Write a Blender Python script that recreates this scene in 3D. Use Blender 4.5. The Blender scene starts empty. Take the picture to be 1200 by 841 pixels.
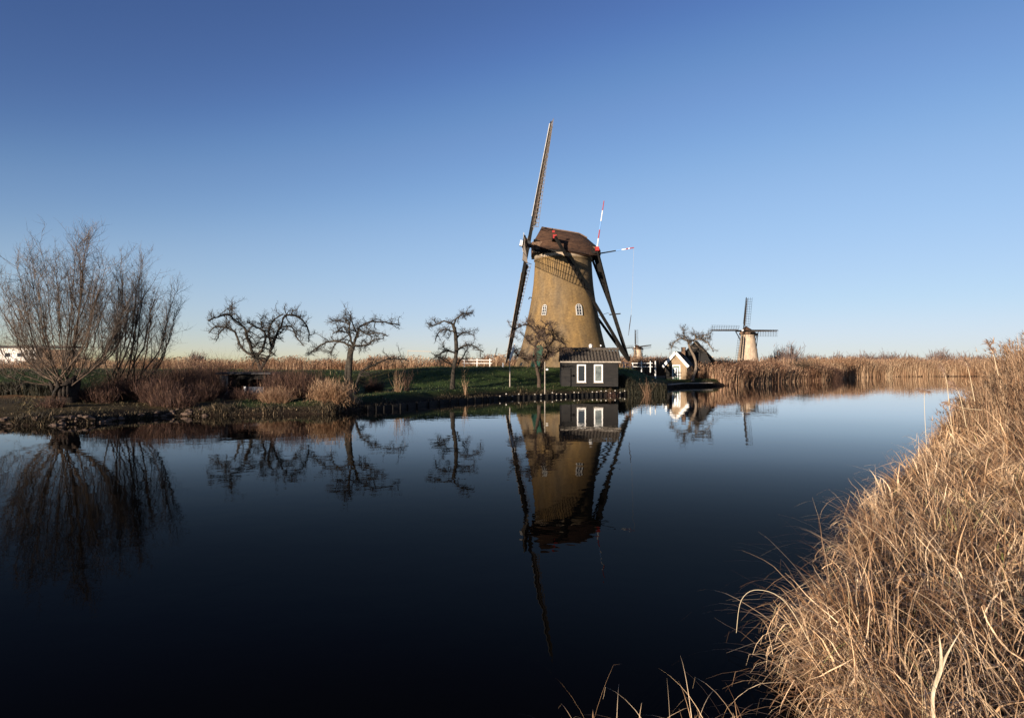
import bpy, math, random
import numpy as np
from mathutils import Vector, Matrix
C = bpy.context.scene.collection
R = math.radians
rng = np.random.default_rng(7)
CAM_Z, HZ, F = 2.7, 427.0, 800.0

def at(px, py, Y):
    return Vector(((px - 600) / F * Y, Y, CAM_Z + (HZ - py) / F * Y))

# ------------------------------------------------------------------ materials
def mat(name, c1, c2=None, scale=4.0, rough=0.8, bump=0.0, bscale=30.0, stretch=(1, 1, 1), trans=0.0, lo=.35, hi=.65,
        island=None, spec=0.3, c3=None):
    m = bpy.data.materials.new(name); m.use_nodes = True
    nt = m.node_tree; N = nt.nodes; L = nt.links
    b = N['Principled BSDF']; b.inputs['Roughness'].default_value = rough
    b.inputs['Specular IOR Level'].default_value = spec
    tc = N.new('ShaderNodeTexCoord'); mp = N.new('ShaderNodeMapping'); mp.inputs['Scale'].default_value = stretch
    L.new(tc.outputs['Object'], mp.inputs['Vector'])
    col = None
    if island:
        g = N.new('ShaderNodeNewGeometry'); r = N.new('ShaderNodeValToRGB')
        el = r.color_ramp.elements
        while len(el) < len(island): el.new(0.5)
        for e, (p, c) in zip(el, island): e.position = p; e.color = (*c, 1)
        L.new(g.outputs['Random Per Island'], r.inputs['Fac']); col = r.outputs['Color']
        if c2:
            n = N.new('ShaderNodeTexNoise'); n.inputs['Scale'].default_value = scale
            L.new(mp.outputs[0], n.inputs['Vector'])
            rr = N.new('ShaderNodeValToRGB'); rr.color_ramp.elements[0].position = lo; rr.color_ramp.elements[1].position = hi
            rr.color_ramp.elements[0].color = (1, 1, 1, 1); rr.color_ramp.elements[1].color = (*c2, 1)
            L.new(n.outputs['Fac'], rr.inputs['Fac'])
            mx = N.new('ShaderNodeMix'); mx.data_type = 'RGBA'; mx.blend_type = 'MULTIPLY'; mx.inputs[0].default_value = 1
            L.new(col, mx.inputs[6]); L.new(rr.outputs[0], mx.inputs[7]); col = mx.outputs[2]
    elif c2:
        n = N.new('ShaderNodeTexNoise'); n.inputs['Scale'].default_value = scale; n.inputs['Detail'].default_value = 8
        n.inputs['Roughness'].default_value = .62
        L.new(mp.outputs[0], n.inputs['Vector'])
        r = N.new('ShaderNodeValToRGB'); e = r.color_ramp.elements
        e[0].position = lo; e[1].position = hi; e[0].color = (*c1, 1); e[1].color = (*c2, 1)
        if c3: k = e.new((lo + hi) / 2); k.color = (*c3, 1)
        L.new(n.outputs['Fac'], r.inputs['Fac']); col = r.outputs['Color']
    if col: L.new(col, b.inputs['Base Color'])
    else: b.inputs['Base Color'].default_value = (*c1, 1)
    if bump:
        n2 = N.new('ShaderNodeTexNoise'); n2.inputs['Scale'].default_value = bscale; n2.inputs['Detail'].default_value = 6
        L.new(mp.outputs[0], n2.inputs['Vector'])
        bp = N.new('ShaderNodeBump'); bp.inputs['Strength'].default_value = bump; bp.inputs['Distance'].default_value = .1
        L.new(n2.outputs['Fac'], bp.inputs['Height']); L.new(bp.outputs[0], b.inputs['Normal'])
    if trans:
        tr = N.new('ShaderNodeBsdfTranslucent'); ms = N.new('ShaderNodeMixShader'); ms.inputs[0].default_value = trans
        if col: L.new(col, tr.inputs['Color'])
        else: tr.inputs['Color'].default_value = (*c1, 1)
        L.new(b.outputs[0], ms.inputs[1]); L.new(tr.outputs[0], ms.inputs[2])
        L.new(ms.outputs[0], N['Material Output'].inputs['Surface'])
    return m

M = {}
M['thatch'] = mat('thatch', (.028, .013, .007), (.075, .038, .02), 1.6, .95, .6, 6, stretch=(1, 1, 3))
M['blackwood'] = mat('tarred_wood', (.006, .006, .006), (.018, .016, .014), 3, .85, .2, 20, spec=.08)
M['brownwood'] = mat('brown_wood', (.07, .04, .025), (.14, .085, .05), 5, .8, .2, 20)
M['greywood'] = mat('weathered_wood', (.2, .17, .13), (.38, .33, .27), 8, .85, .2, 30)
M['white'] = mat('white_paint', (.70, .69, .66), (.5, .48, .44), 6, .5)
M['red'] = mat('red_paint', (.32, .02, .018), (.2, .02, .015), 6, .5)
M['blue'] = mat('blue_paint', (.12, .25, .5), None, rough=.5)
M['green'] = mat('green_paint', (.012, .05, .03), (.02, .075, .045), 5, .5)
M['frame'] = mat('window_frame_paint', (.42, .41, .38), (.3, .29, .26), 6, .5)
M['boards'] = mat('leading_board_paint', (.46, .45, .42), (.3, .29, .27), 3, .6)
M['glass'] = mat('window_glass', (.02, .025, .03), None, rough=.06, spec=.6)
M['curtain'] = mat('net_curtain_glass', (.05, .06, .06), (.14, .16, .15), 3, .25, spec=.5)
M['lattice'] = mat('lattice_wood', (.09, .075, .06), (.18, .15, .12), 4, .8)
M['cloth'] = mat('furled_canvas', (.02, .015, .013), (.05, .035, .025), 3, .9)
M['iron'] = mat('dark_iron', (.02, .02, .02), None, rough=.5)
M['bark_dark'] = mat('dark_bark', (.008, .006, .005), (.03, .022, .016), 6, .95, .5, 25)
M['bark_apple'] = mat('apple_bark', (.012, .010, .008), (.05, .041, .03), 5, .95, .5, 25)
M['bark_pale'] = mat('pale_bark', (.09, .065, .045), (.18, .14, .1), 6, .95, .4, 25)
M['twig'] = mat('twig_bark', None, island=[(0, (.04, .03, .024)), (.6, (.085, .064, .05)), (1, (.17, .135, .105))], rough=.8)
M['twig_apple'] = mat('apple_twig', None, island=[(0, (.010, .008, .007)), (.7, (.03, .024, .019)), (1, (.09, .072, .055))], rough=.85)
M['stone'] = mat('bank_stone', (.05, .035, .027), (.15, .10, .07), 5, .9, .5, 20)
M['paleroof'] = mat('flat_roof_felt', (.03, .028, .028), None)
M['tile'] = mat('clay_tile', (.03, .025, .02), (.12, .10, .078), 9, .8, .3, 30, lo=.4, hi=.7)
M['board'] = mat('dark_boarding', (.003, .003, .003), (.013, .011, .009), 2.2, .75, .3, 20, stretch=(.4, 1, 4))
M['sandstone'] = mat('buff_brick', (.17, .12, .07), (.26, .19, .12), 6, .9)
M['hedge'] = mat('hedge_leaf', None, island=[(0, (.008, .009, .005)), (.7, (.022, .022, .012)), (1, (.06, .045, .025))], rough=.8)
M['soil'] = mat('soil', (.02, .015, .01), (.05, .035, .022), 3)
M['render_wall'] = mat('white_render', (.55, .5, .45), (.68, .64, .58), 2, .9)

def straw_ramp(dark=1.0):
    d = dark
    return [(0, (.09*d, .045*d, .025*d)), (.25, (.26*d, .155*d, .085*d)), (.5, (.54*d, .36*d, .21*d)), (.82, (.76*d, .575*d, .38*d)),
            (.97, (.66*d, .52*d, .36*d)), (1, (.22*d, .26*d, .08*d))]
M['straw'] = mat('dry_grass', None, (.42, .34, .28), 1.3, .6, island=[(p_, (c_[0], c_[1] * .96, c_[2] * .9)) for p_, c_ in straw_ramp()], trans=.12, lo=.45, hi=.62, spec=.4)
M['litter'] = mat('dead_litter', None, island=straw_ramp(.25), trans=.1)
M['reed'] = mat('dry_reed', None, (.62, .5, .42), .11, .7, island=[(0, (.12, .062, .035)), (.3, (.25, .15, .085)), (.7, (.37, .245, .145)), (1, (.48, .35, .22))], trans=.2, lo=.42, hi=.62)
M['reed_red'] = mat('rusty_reed', None, (.5, .42, .38), .15, .7, island=[(0, (.08, .04, .025)), (.3, (.19, .105, .06)), (.7, (.32, .195, .115)), (1, (.45, .32, .2))], trans=.15, lo=.42, hi=.62)
M['lawn'] = mat('lawn_grass', None, (.6, .55, .5), .3, .8, island=[(0, (.018, .03, .008)), (.6, (.035, .055, .014)), (.9, (.07, .085, .028)), (1, (.14, .12, .06))])
M['turf'] = mat('olive_turf', None, (.45, .45, .4), .6, .8, island=[(0, (.03, .028, .012)), (.6, (.075, .06, .028)), (.9, (.14, .105, .05)), (1, (.22, .16, .09))])
M['bramble'] = mat('bramble', None, island=[(0, (.018, .010, .008)), (.5, (.05, .025, .018)), (.85, (.09, .045, .03)), (1, (.19, .11, .065))])
M['bank_grass'] = mat('bank_grass', None, island=[(0, (.012, .010, .007)), (.5, (.035, .028, .015)), (.85, (.09, .065, .035)), (1, (.24, .17, .10))])
M['farwood'] = mat('far_twigs', None, island=[(0, (.07, .05, .045)), (1, (.16, .11, .09))])

def brick_mat(name, a, b_, c, bw=.22, mortar=.5):
    m = mat(name, a, b_, .33, .92, .0, stretch=(1, 1, .45), c3=c, lo=.33, hi=.68)
    nt = m.node_tree; N = nt.nodes; L = nt.links; P = N['Principled BSDF']
    src = P.inputs['Base Color'].links[0].from_socket
    tc = N.new('ShaderNodeTexCoord')
    # fine mottling of single bricks
    uv = N.new('ShaderNodeUVMap')
    br = N.new('ShaderNodeTexBrick'); br.inputs['Scale'].default_value = 1
    br.inputs['Brick Width'].default_value = bw; br.inputs['Row Height'].default_value = .075
    br.inputs['Mortar Size'].default_value = .008; br.inputs['Color1'].default_value = (1.12, 1.08, 1.0, 1)
    br.inputs['Color2'].default_value = (.72, .68, .66, 1); br.inputs['Mortar'].default_value = (.75, .75, .72, 1)
    L.new(uv.outputs[0], br.inputs['Vector'])
    n = N.new('ShaderNodeTexNoise'); n.inputs['Scale'].default_value = 1.7; n.inputs['Detail'].default_value = 9; n.inputs['Roughness'].default_value = .7
    mp = N.new('ShaderNodeMapping'); mp.inputs['Scale'].default_value = (1, 1, .35)
    L.new(tc.outputs['Object'], mp.inputs[0]); L.new(mp.outputs[0], n.inputs['Vector'])
    r = N.new('ShaderNodeValToRGB'); r.color_ramp.elements[0].position = .35; r.color_ramp.elements[1].position = .65
    r.color_ramp.elements[0].color = (.66, .65, .66, 1); r.color_ramp.elements[1].color = (1.16, 1.13, 1.06, 1)
    L.new(n.outputs['Fac'], r.inputs['Fac'])
    m1 = N.new('ShaderNodeMix'); m1.data_type = 'RGBA'; m1.blend_type = 'MULTIPLY'; m1.inputs[0].default_value = 1
    m2 = N.new('ShaderNodeMix'); m2.data_type = 'RGBA'; m2.blend_type = 'MULTIPLY'; m2.inputs[0].default_value = 1
    L.new(src, m1.inputs[6]); L.new(br.outputs['Color'], m1.inputs[7])
    L.new(m1.outputs[2], m2.inputs[6]); L.new(r.outputs[0], m2.inputs[7]); L.new(m2.outputs[2], P.inputs['Base Color'])
    bp = N.new('ShaderNodeBump'); bp.inputs['Strength'].default_value = .5; bp.inputs['Distance'].default_value = .02
    L.new(br.outputs['Color'], bp.inputs['Height']); L.new(bp.outputs[0], P.inputs['Normal'])
    return m
M['towerbrick'] = brick_mat('tower_brick', (.125, .10, .068), (.235, .152, .058), (.165, .115, .056))
M['pale_brick'] = brick_mat('pale_tower_brick', (.38, .31, .24), (.46, .38, .30), (.42, .34, .26))

# ------------------------------------------------------------------ object helpers
def tag(o, label=None, cat=None, group=None, kind=None):
    if label: o['label'] = label
    if cat: o['category'] = cat
    if group: o['group'] = group
    if kind: o['kind'] = kind
    return o
def empty(name, loc, rz=0, label=None, cat=None, group=None):
    o = bpy.data.objects.new(name, None); C.objects.link(o); o.empty_display_size = .3
    o.location = loc; o.rotation_euler = (0, 0, rz); return tag(o, label, cat, group)

class MB:
    def __init__(s): s.v = []; s.f = []; s.uv = None
    def add(s, vs, fs):
        o = len(s.v); s.v += [tuple(v) for v in vs]; s.f += [tuple(i + o for i in f) for f in fs]
    def box(s, c, d, m=None):
        x, y, z = d[0] / 2, d[1] / 2, d[2] / 2
        vs = [Vector((i * x, j * y, k * z)) for i in (-1, 1) for j in (-1, 1) for k in (-1, 1)]
        if m is not None: vs = [m @ v for v in vs]
        vs = [v + Vector(c) for v in vs]
        s.add(vs, [(0, 1, 3, 2), (4, 6, 7, 5), (0, 4, 5, 1), (2, 3, 7, 6), (0, 2, 6, 4), (1, 5, 7, 3)]); return s
    def bar(s, a, b, w, h=None, w2=None, h2=None, up=(0, 0, 1)):
        a = Vector(a); b = Vector(b); h = h or w; w2 = w2 or w; h2 = h2 or h
        d = (b - a).normalized(); u = Vector(up)
        if abs(d.dot(u)) > .98: u = Vector((1, 0, 0))
        x = d.cross(u).normalized(); y = x.cross(d)
        vs = []
        for p, ww, hh in ((a, w, h), (b, w2, h2)):
            for i, j in ((-1, -1), (1, -1), (1, 1), (-1, 1)): vs.append(p + x * i * ww / 2 + y * j * hh / 2)
        s.add(vs, [(3, 2, 1, 0), (4, 5, 6, 7), (0, 1, 5, 4), (1, 2, 6, 5), (2, 3, 7, 6), (3, 0, 4, 7)]); return s
    def tube(s, pts, rad, n=6, cap=True):
        pts = [Vector(p) for p in pts]; o = len(s.v); K = len(pts)
        up = Vector((.3, .2, 1)).normalized()
        for i, p in enumerate(pts):
            d = (pts[min(i + 1, K - 1)] - pts[max(i - 1, 0)]).normalized()
            x = d.cross(up)
            if x.length < .05: x = d.cross(Vector((1, 0, 0)))
            x.normalize(); y = x.cross(d)
            r = rad[i] if hasattr(rad, '__len__') else rad
            for k in range(n):
                a = 2 * math.pi * k / n; q = p + (x * math.cos(a) + y * math.sin(a)) * r; s.v.append(tuple(q))
        for i in range(K - 1):
            for k in range(n):
                k2 = (k + 1) % n; s.f.append((o + i * n + k, o + i * n + k2, o + (i + 1) * n + k2, o + (i + 1) * n + k))
        if cap and n > 3:
            s.f.append(tuple(o + k for k in range(n))[::-1]); s.f.append(tuple(o + (K - 1) * n + k for k in range(n)))
        return s
    def lathe(s, prof, n=32, c=(0, 0, 0)):
        o = len(s.v)
        for r, z in prof:
            for k in range(n):
                a = 2 * math.pi * k / n; s.v.append((c[0] + r * math.cos(a), c[1] + r * math.sin(a), c[2] + z))
        for i in range(len(prof) - 1):
            for k in range(n):
                k2 = (k + 1) % n; s.f.append((o + i * n + k, o + i * n + k2, o + (i + 1) * n + k2, o + (i + 1) * n + k))
        return s
    def build(s, name, m, parent=None, loc=None, smooth=False, bevel=0):
        me = bpy.data.meshes.new(name); vs = s.v
        if loc is not None: vs = [(v[0] - loc[0], v[1] - loc[1], v[2] - loc[2]) for v in vs]
        me.from_pydata(vs, [], s.f); me.materials.append(m); me.update()
        if smooth: me.polygons.foreach_set('use_smooth', [True] * len(me.polygons))
        o = bpy.data.objects.new(name, me); C.objects.link(o)
        if loc is not None: o.location = loc
        if parent: o.parent = parent
        if bevel:
            b = o.modifiers.new('bevel', 'BEVEL'); b.width = bevel; b.segments = 2; b.limit_method = 'ANGLE'
        return o

def np_mesh(name, V, Q, m, parent=None, loc=None, smooth=True):
    me = bpy.data.meshes.new(name)
    V = np.asarray(V, dtype=np.float32); Q = np.asarray(Q, dtype=np.int32); k = Q.shape[1]
    if loc is not None: V = V - np.array(loc, dtype=np.float32)
    me.vertices.add(len(V)); me.vertices.foreach_set('co', V.ravel())
    me.loops.add(Q.size); me.loops.foreach_set('vertex_index', Q.ravel())
    me.polygons.add(len(Q)); me.polygons.foreach_set('loop_start', np.arange(0, Q.size, k, dtype=np.int32))
    me.polygons.foreach_set('loop_total', np.full(len(Q), k, dtype=np.int32))
    me.polygons.foreach_set('use_smooth', np.full(len(Q), smooth))
    me.materials.append(m); me.update(calc_edges=True)
    o = bpy.data.objects.new(name, me); C.objects.link(o)
    if loc is not None: o.location = loc
    if parent: o.parent = parent
    return o

def ribbon_arrays(base, az, length, lean, curve, width, segs=5, power=1.4, twist=None, kink=None, wob=0.0):
    """curved tapering blades; every argument an array of n (base n x 3)"""
    n = len(base); t = np.linspace(0, 1, segs + 1)
    th = lean[:, None] + curve[:, None] * t[None, :] ** power
    if kink is not None:
        kp, ka = kink; th = th + ka[:, None] * (t[None, :] > kp[:, None])
    if wob: th = th + np.cumsum(rng.normal(0, wob, (n, segs + 1)), 1)
    th = np.clip(th, -.4, 2.9)
    aw = az[:, None] + (np.cumsum(rng.normal(0, wob * 1.6, (n, segs)), 1) if wob else np.zeros((n, segs)))
    ds = length[:, None] / segs
    hx = np.concatenate([np.zeros((n, 1)), np.cumsum(np.sin(th[:, 1:]) * np.cos(aw) * ds, 1)], 1)
    hy = np.concatenate([np.zeros((n, 1)), np.cumsum(np.sin(th[:, 1:]) * np.sin(aw) * ds, 1)], 1)
    hz = np.concatenate([np.zeros((n, 1)), np.cumsum(np.cos(th[:, 1:]) * ds, 1)], 1)
    P = np.stack([base[:, 0, None] + hx, base[:, 1, None] + hy, base[:, 2, None] + hz], 2)
    ta = az + np.pi / 2 + (twist if twist is not None else 0)
    S = np.stack([np.cos(ta), np.sin(ta), np.zeros(n)], 1)
    w = width[:, None] * (1 - t[None, :] ** 2.2 * .88) * .5
    A = P + S[:, None, :] * w[:, :, None]; B = P - S[:, None, :] * w[:, :, None]
    V = np.stack([A, B], 2).reshape(-1, 3)
    i = np.arange(n)[:, None] * (2 * (segs + 1)) + np.arange(segs)[None, :] * 2
    Q = np.stack([i, i + 1, i + 3, i + 2], 2).reshape(-1, 4)
    return V, Q, P
def merge(parts):
    Vs, Qs, o = [], [], 0
    for V, Q in parts: Vs.append(V); Qs.append(Q + o); o += len(V)
    return np.concatenate(Vs), np.concatenate(Qs)
U = lambda a, b, n: rng.uniform(a, b, n)

# ------------------------------------------------------------------ shores and terrain
left_px = [(-60, 501), (0, 499.5), (60, 498.5), (110, 496), (150, 492), (200, 488), (260, 487), (300, 486), (350, 485), (390, 485), (430, 481),
           (470, 478.5), (520, 473), (560, 470), (600, 467), (640, 465.5), (680, 464), (720, 463), (755, 461.5), (775, 459.5), (782, 455),
           (800, 453), (840, 452.3), (870, 451), (900, 449), (940, 446.5), (970, 445.5), (1000, 442.5), (1050, 441.3), (1100, 441), (1150, 441)]
LS = [((px - 600) / F * (CAM_Z * F / (py - HZ)), CAM_Z * F / (py - HZ)) for px, py in left_px]
left_shore = [(-400, 33), (-120, 30)] + LS + [(200, 160), (420, 175)]
right_shore = [(400, 165), (160, 168), (108, 156), (72, 102), (43, 61), (28, 40.5), (20, 30.5), (13.8, 22.2), (9.7, 16.3), (6.5, 12.2), (5.0, 9.9),
               (4.5, 8.7), (3.85, 7.6), (2.75, 6.5), (2.4, 5.4), (2.2, 4.4), (2.05, 3.6), (1.5, 2.6), (-1, 2.1), (-5, 1.8), (-40, -2), (-400, -12)]
river = np.array(left_shore + right_shore)
def seg_dist(X, Y, line):
    d = np.full(X.shape, 1e9)
    for (x0, y0), (x1, y1) in zip(line[:-1], line[1:]):
        dx, dy = x1 - x0, y1 - y0
        t = np.clip(((X - x0) * dx + (Y - y0) * dy) / (dx * dx + dy * dy), 0, 1)
        d = np.minimum(d, np.hypot(X - x0 - t * dx, Y - y0 - t * dy))
    return d
def inside(X, Y, poly):
    c = np.zeros(X.shape, bool); n = len(poly)
    for i in range(n):
        x0, y0 = poly[i]; x1, y1 = poly[(i + 1) % n]
        if y0 == y1: continue
        k = ((y0 > Y) != (y1 > Y)) & (X < (x1 - x0) * (Y - y0) / (y1 - y0) + x0); c ^= k
    return c
sm = lambda a, b, x: (lambda t: t * t * (3 - 2 * t))(np.clip((x - a) / (b - a), 0, 1))
dike = [(-160, 74), (-60, 66), (-38, 62), (-12, 64), (3, 74), (8, 78)]
def wob(X, Y):
    return (np.sin(X * .9 + 1.3 * np.sin(Y * .5)) * np.cos(Y * .8 + X * .3) * .06 + np.sin(X * 2.3 + Y * 1.7) * .03)
def height(X, Y):
    X = np.asarray(X, float); Y = np.asarray(Y, float)
    inr = inside(X, Y, river); dl = seg_dist(X, Y, left_shore); dr = seg_dist(X, Y, right_shore)
    s = np.where(inr, -np.minimum(dl, dr), np.minimum(dl, dr))
    isright = dr < dl
    zl = -.5 + .78 * sm(-.4, .5, s) + .52 * sm(.5, 1.8, s) * (.35 + .65 * sm(-14, -7, X)) + .18 * sm(1.8, 8, s) + .25 * sm(10, 40, s)
    dd = seg_dist(X, Y, dike); dm = np.hypot(X - 5.8, Y - 77)
    mound = np.maximum(1.4 * (1 - sm(2.5, 12, dd)), 1.4 * (1 - sm(7, 14.5, dm)))
    zl = zl + np.where(~isright & ~inr, mound * sm(0, 4, s), 0)
    zr = -.6 + .75 * sm(-.5, .5, s) + .85 * sm(.3, 3.2, s) + .25 * sm(4, 30, s)
    z = np.where(isright, zr, zl)
    return z + np.where(s > 0, wob(X, Y) * sm(0, 2, s), 0)
def h1(x, y): return float(height(np.array([x]), np.array([y]))[0])
def axis(parts):
    a = []
    for lo, hi, st in parts: a += list(np.arange(lo, hi, st))
    return np.array(a)
gx = np.concatenate([-np.geomspace(5000, 84, 26), axis([(-80, -2, .65), (-2, 12, .25), (12, 110, .7)]), np.geomspace(112, 5000, 26)])
gy = np.concatenate([-np.geomspace(600, 6, 12), axis([(-5, 0, .6), (0, 20, .25), (20, 110, .6), (110, 190, 1.6)]), np.geomspace(192, 6000, 28)])
XX, YY = np.meshgrid(gx, gy); ZZ = height(XX, YY)
V = np.stack([XX.ravel(), YY.ravel(), ZZ.ravel()], 1); nx = len(gx)
ii = (np.arange(len(gy) - 1)[:, None] * nx + np.arange(nx - 1)[None, :]).ravel()
gm = bpy.data.materials.new('ground'); gm.use_nodes = True
ground = np_mesh('ground', V, np.stack([ii, ii + 1, ii + nx + 1, ii + nx], 1), gm); tag(ground, kind='structure')
# ground cover colours (what grows there)
fx, fy = XX.ravel(), YY.ravel()
inr = inside(fx, fy, river); dl = seg_dist(fx, fy, left_shore); dr = seg_dist(fx, fy, right_shore)
dd = np.minimum(seg_dist(fx, fy, dike), np.hypot(fx - 5.8, fy - 77) - 6)
col = np.zeros((len(fx), 4)); col[:, 3] = 1
base = np.array([.17, .095, .045]); green = np.array([.026, .046, .011]); olive = np.array([.06, .045, .02]); mud = np.array([.02, .014, .010]); soil = np.array([.05, .03, .018])
w = (1 - sm(11, 15, dd))[:, None]; c = base * (1 - w) + green * (.55 + .45 * sm(-22, -8, fx))[:, None] * w
w2 = ((1 - sm(9, 16, dl)) * (fx < -8))[:, None]; c = c * (1 - w2) + olive * w2
w2 = ((1 - sm(9, 13, dl)) * (fx >= -16) * (fy < 90))[:, None]; c = c * (1 - w2) + green * 1.25 * w2
w3 = ((1 - sm(.6, 1.9, dl)))[:, None]; c = c * (1 - w3) + mud * w3
c[(dr < dl)] = soil; c[inr] = mud; col[:, :3] = c
ca = ground.data.color_attributes.new('cover', 'FLOAT_COLOR', 'POINT'); ca.data.foreach_set('color', col.ravel().astype(np.float32))
nt = gm.node_tree; N = nt.nodes; L = nt.links; P = N['Principled BSDF']; P.inputs['Roughness'].default_value = .95; P.inputs['Specular IOR Level'].default_value = .1
at_ = N.new('ShaderNodeAttribute'); at_.attribute_name = 'cover'
tc = N.new('ShaderNodeTexCoord'); n = N.new('ShaderNodeTexNoise'); n.inputs['Scale'].default_value = .9; n.inputs['Detail'].default_value = 10; n.inputs['Roughness'].default_value = .7
L.new(tc.outputs['Object'], n.inputs['Vector']); r = N.new('ShaderNodeValToRGB'); r.color_ramp.elements[0].position = .3; r.color_ramp.elements[1].position = .7
r.color_ramp.elements[0].color = (.5, .5, .5, 1); r.color_ramp.elements[1].color = (1.5, 1.4, 1.3, 1); L.new(n.outputs['Fac'], r.inputs['Fac'])
mx = N.new('ShaderNodeMix'); mx.data_type = 'RGBA'; mx.blend_type = 'MULTIPLY'; mx.inputs[0].default_value = 1
L.new(at_.outputs['Color'], mx.inputs[6]); L.new(r.outputs[0], mx.inputs[7]); L.new(mx.outputs[2], P.inputs['Base Color'])
bp = N.new('ShaderNodeBump'); bp.inputs['Strength'].default_value = .8; bp.inputs['Distance'].default_value = .15
L.new(n.outputs['Fac'], bp.inputs['Height']); L.new(bp.outputs[0], P.inputs['Normal'])

# ------------------------------------------------------------------ water
wm = bpy.data.materials.new('still_water'); wm.use_nodes = True; nt = wm.node_tree; N = nt.nodes; L = nt.links
for n_ in list(N): N.remove(n_)
out = N.new('ShaderNodeOutputMaterial'); gl = N.new('ShaderNodeBsdfGlossy'); gl.inputs['Roughness'].default_value = .012
gl.inputs['Color'].default_value = (1, 1, 1, 1)
df = N.new('ShaderNodeBsdfDiffuse'); df.inputs['Color'].default_value = (.0018, .0016, .0014, 1)
fr = N.new('ShaderNodeFresnel'); fr.inputs['IOR'].default_value = 1.33
ms = N.new('ShaderNodeMixShader'); tc = N.new('ShaderNodeTexCoord')
def wn(scale, st):
    mp = N.new('ShaderNodeMapping'); mp.inputs['Scale'].default_value = st; n = N.new('ShaderNodeTexNoise')
    n.inputs['Scale'].default_value = scale; n.inputs['Detail'].default_value = 3
    L.new(tc.outputs['Object'], mp.inputs[0]); L.new(mp.outputs[0], n.inputs['Vector']); return n
n1 = wn(1.1, (1, 1, 1)); n2 = wn(.12, (1, 1, 1))
mu = N.new('ShaderNodeMath'); mu.operation = 'MULTIPLY_ADD'; L.new(n2.outputs['Fac'], mu.inputs[0]); mu.inputs[1].default_value = 1.5; L.new(n1.outputs['Fac'], mu.inputs[2])
bp = N.new('ShaderNodeBump'); bp.inputs['Strength'].default_value = 1; bp.inputs['Distance'].default_value = .0045
L.new(mu.outputs[0], bp.inputs['Height']); L.new(bp.outputs[0], gl.inputs['Normal'])
fc = N.new('ShaderNodeFloatCurve'); cu = fc.mapping.curves[0]
cu.points[0].location = (0, .0); cu.points[1].location = (1, 1)
for p_ in ((.115, .012), (.34, .078), (.48, .28), (.6, .57), (.73, .84)): cu.points.new(*p_)
fc.mapping.update(); L.new(fr.outputs[0], fc.inputs['Value']); L.new(fc.outputs[0], ms.inputs[0]); L.new(df.outputs[0], ms.inputs[1]); L.new(gl.outputs[0], ms.inputs[2]); L.new(ms.outputs[0], out.inputs['Surface'])
wb = MB(); wb.add([(-5000, -600, 0), (5000, -600, 0), (5000, 6000, 0), (-5000, 6000, 0)], [(0, 1, 2, 3)])
tag(wb.build('water', wm), kind='structure')

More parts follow.
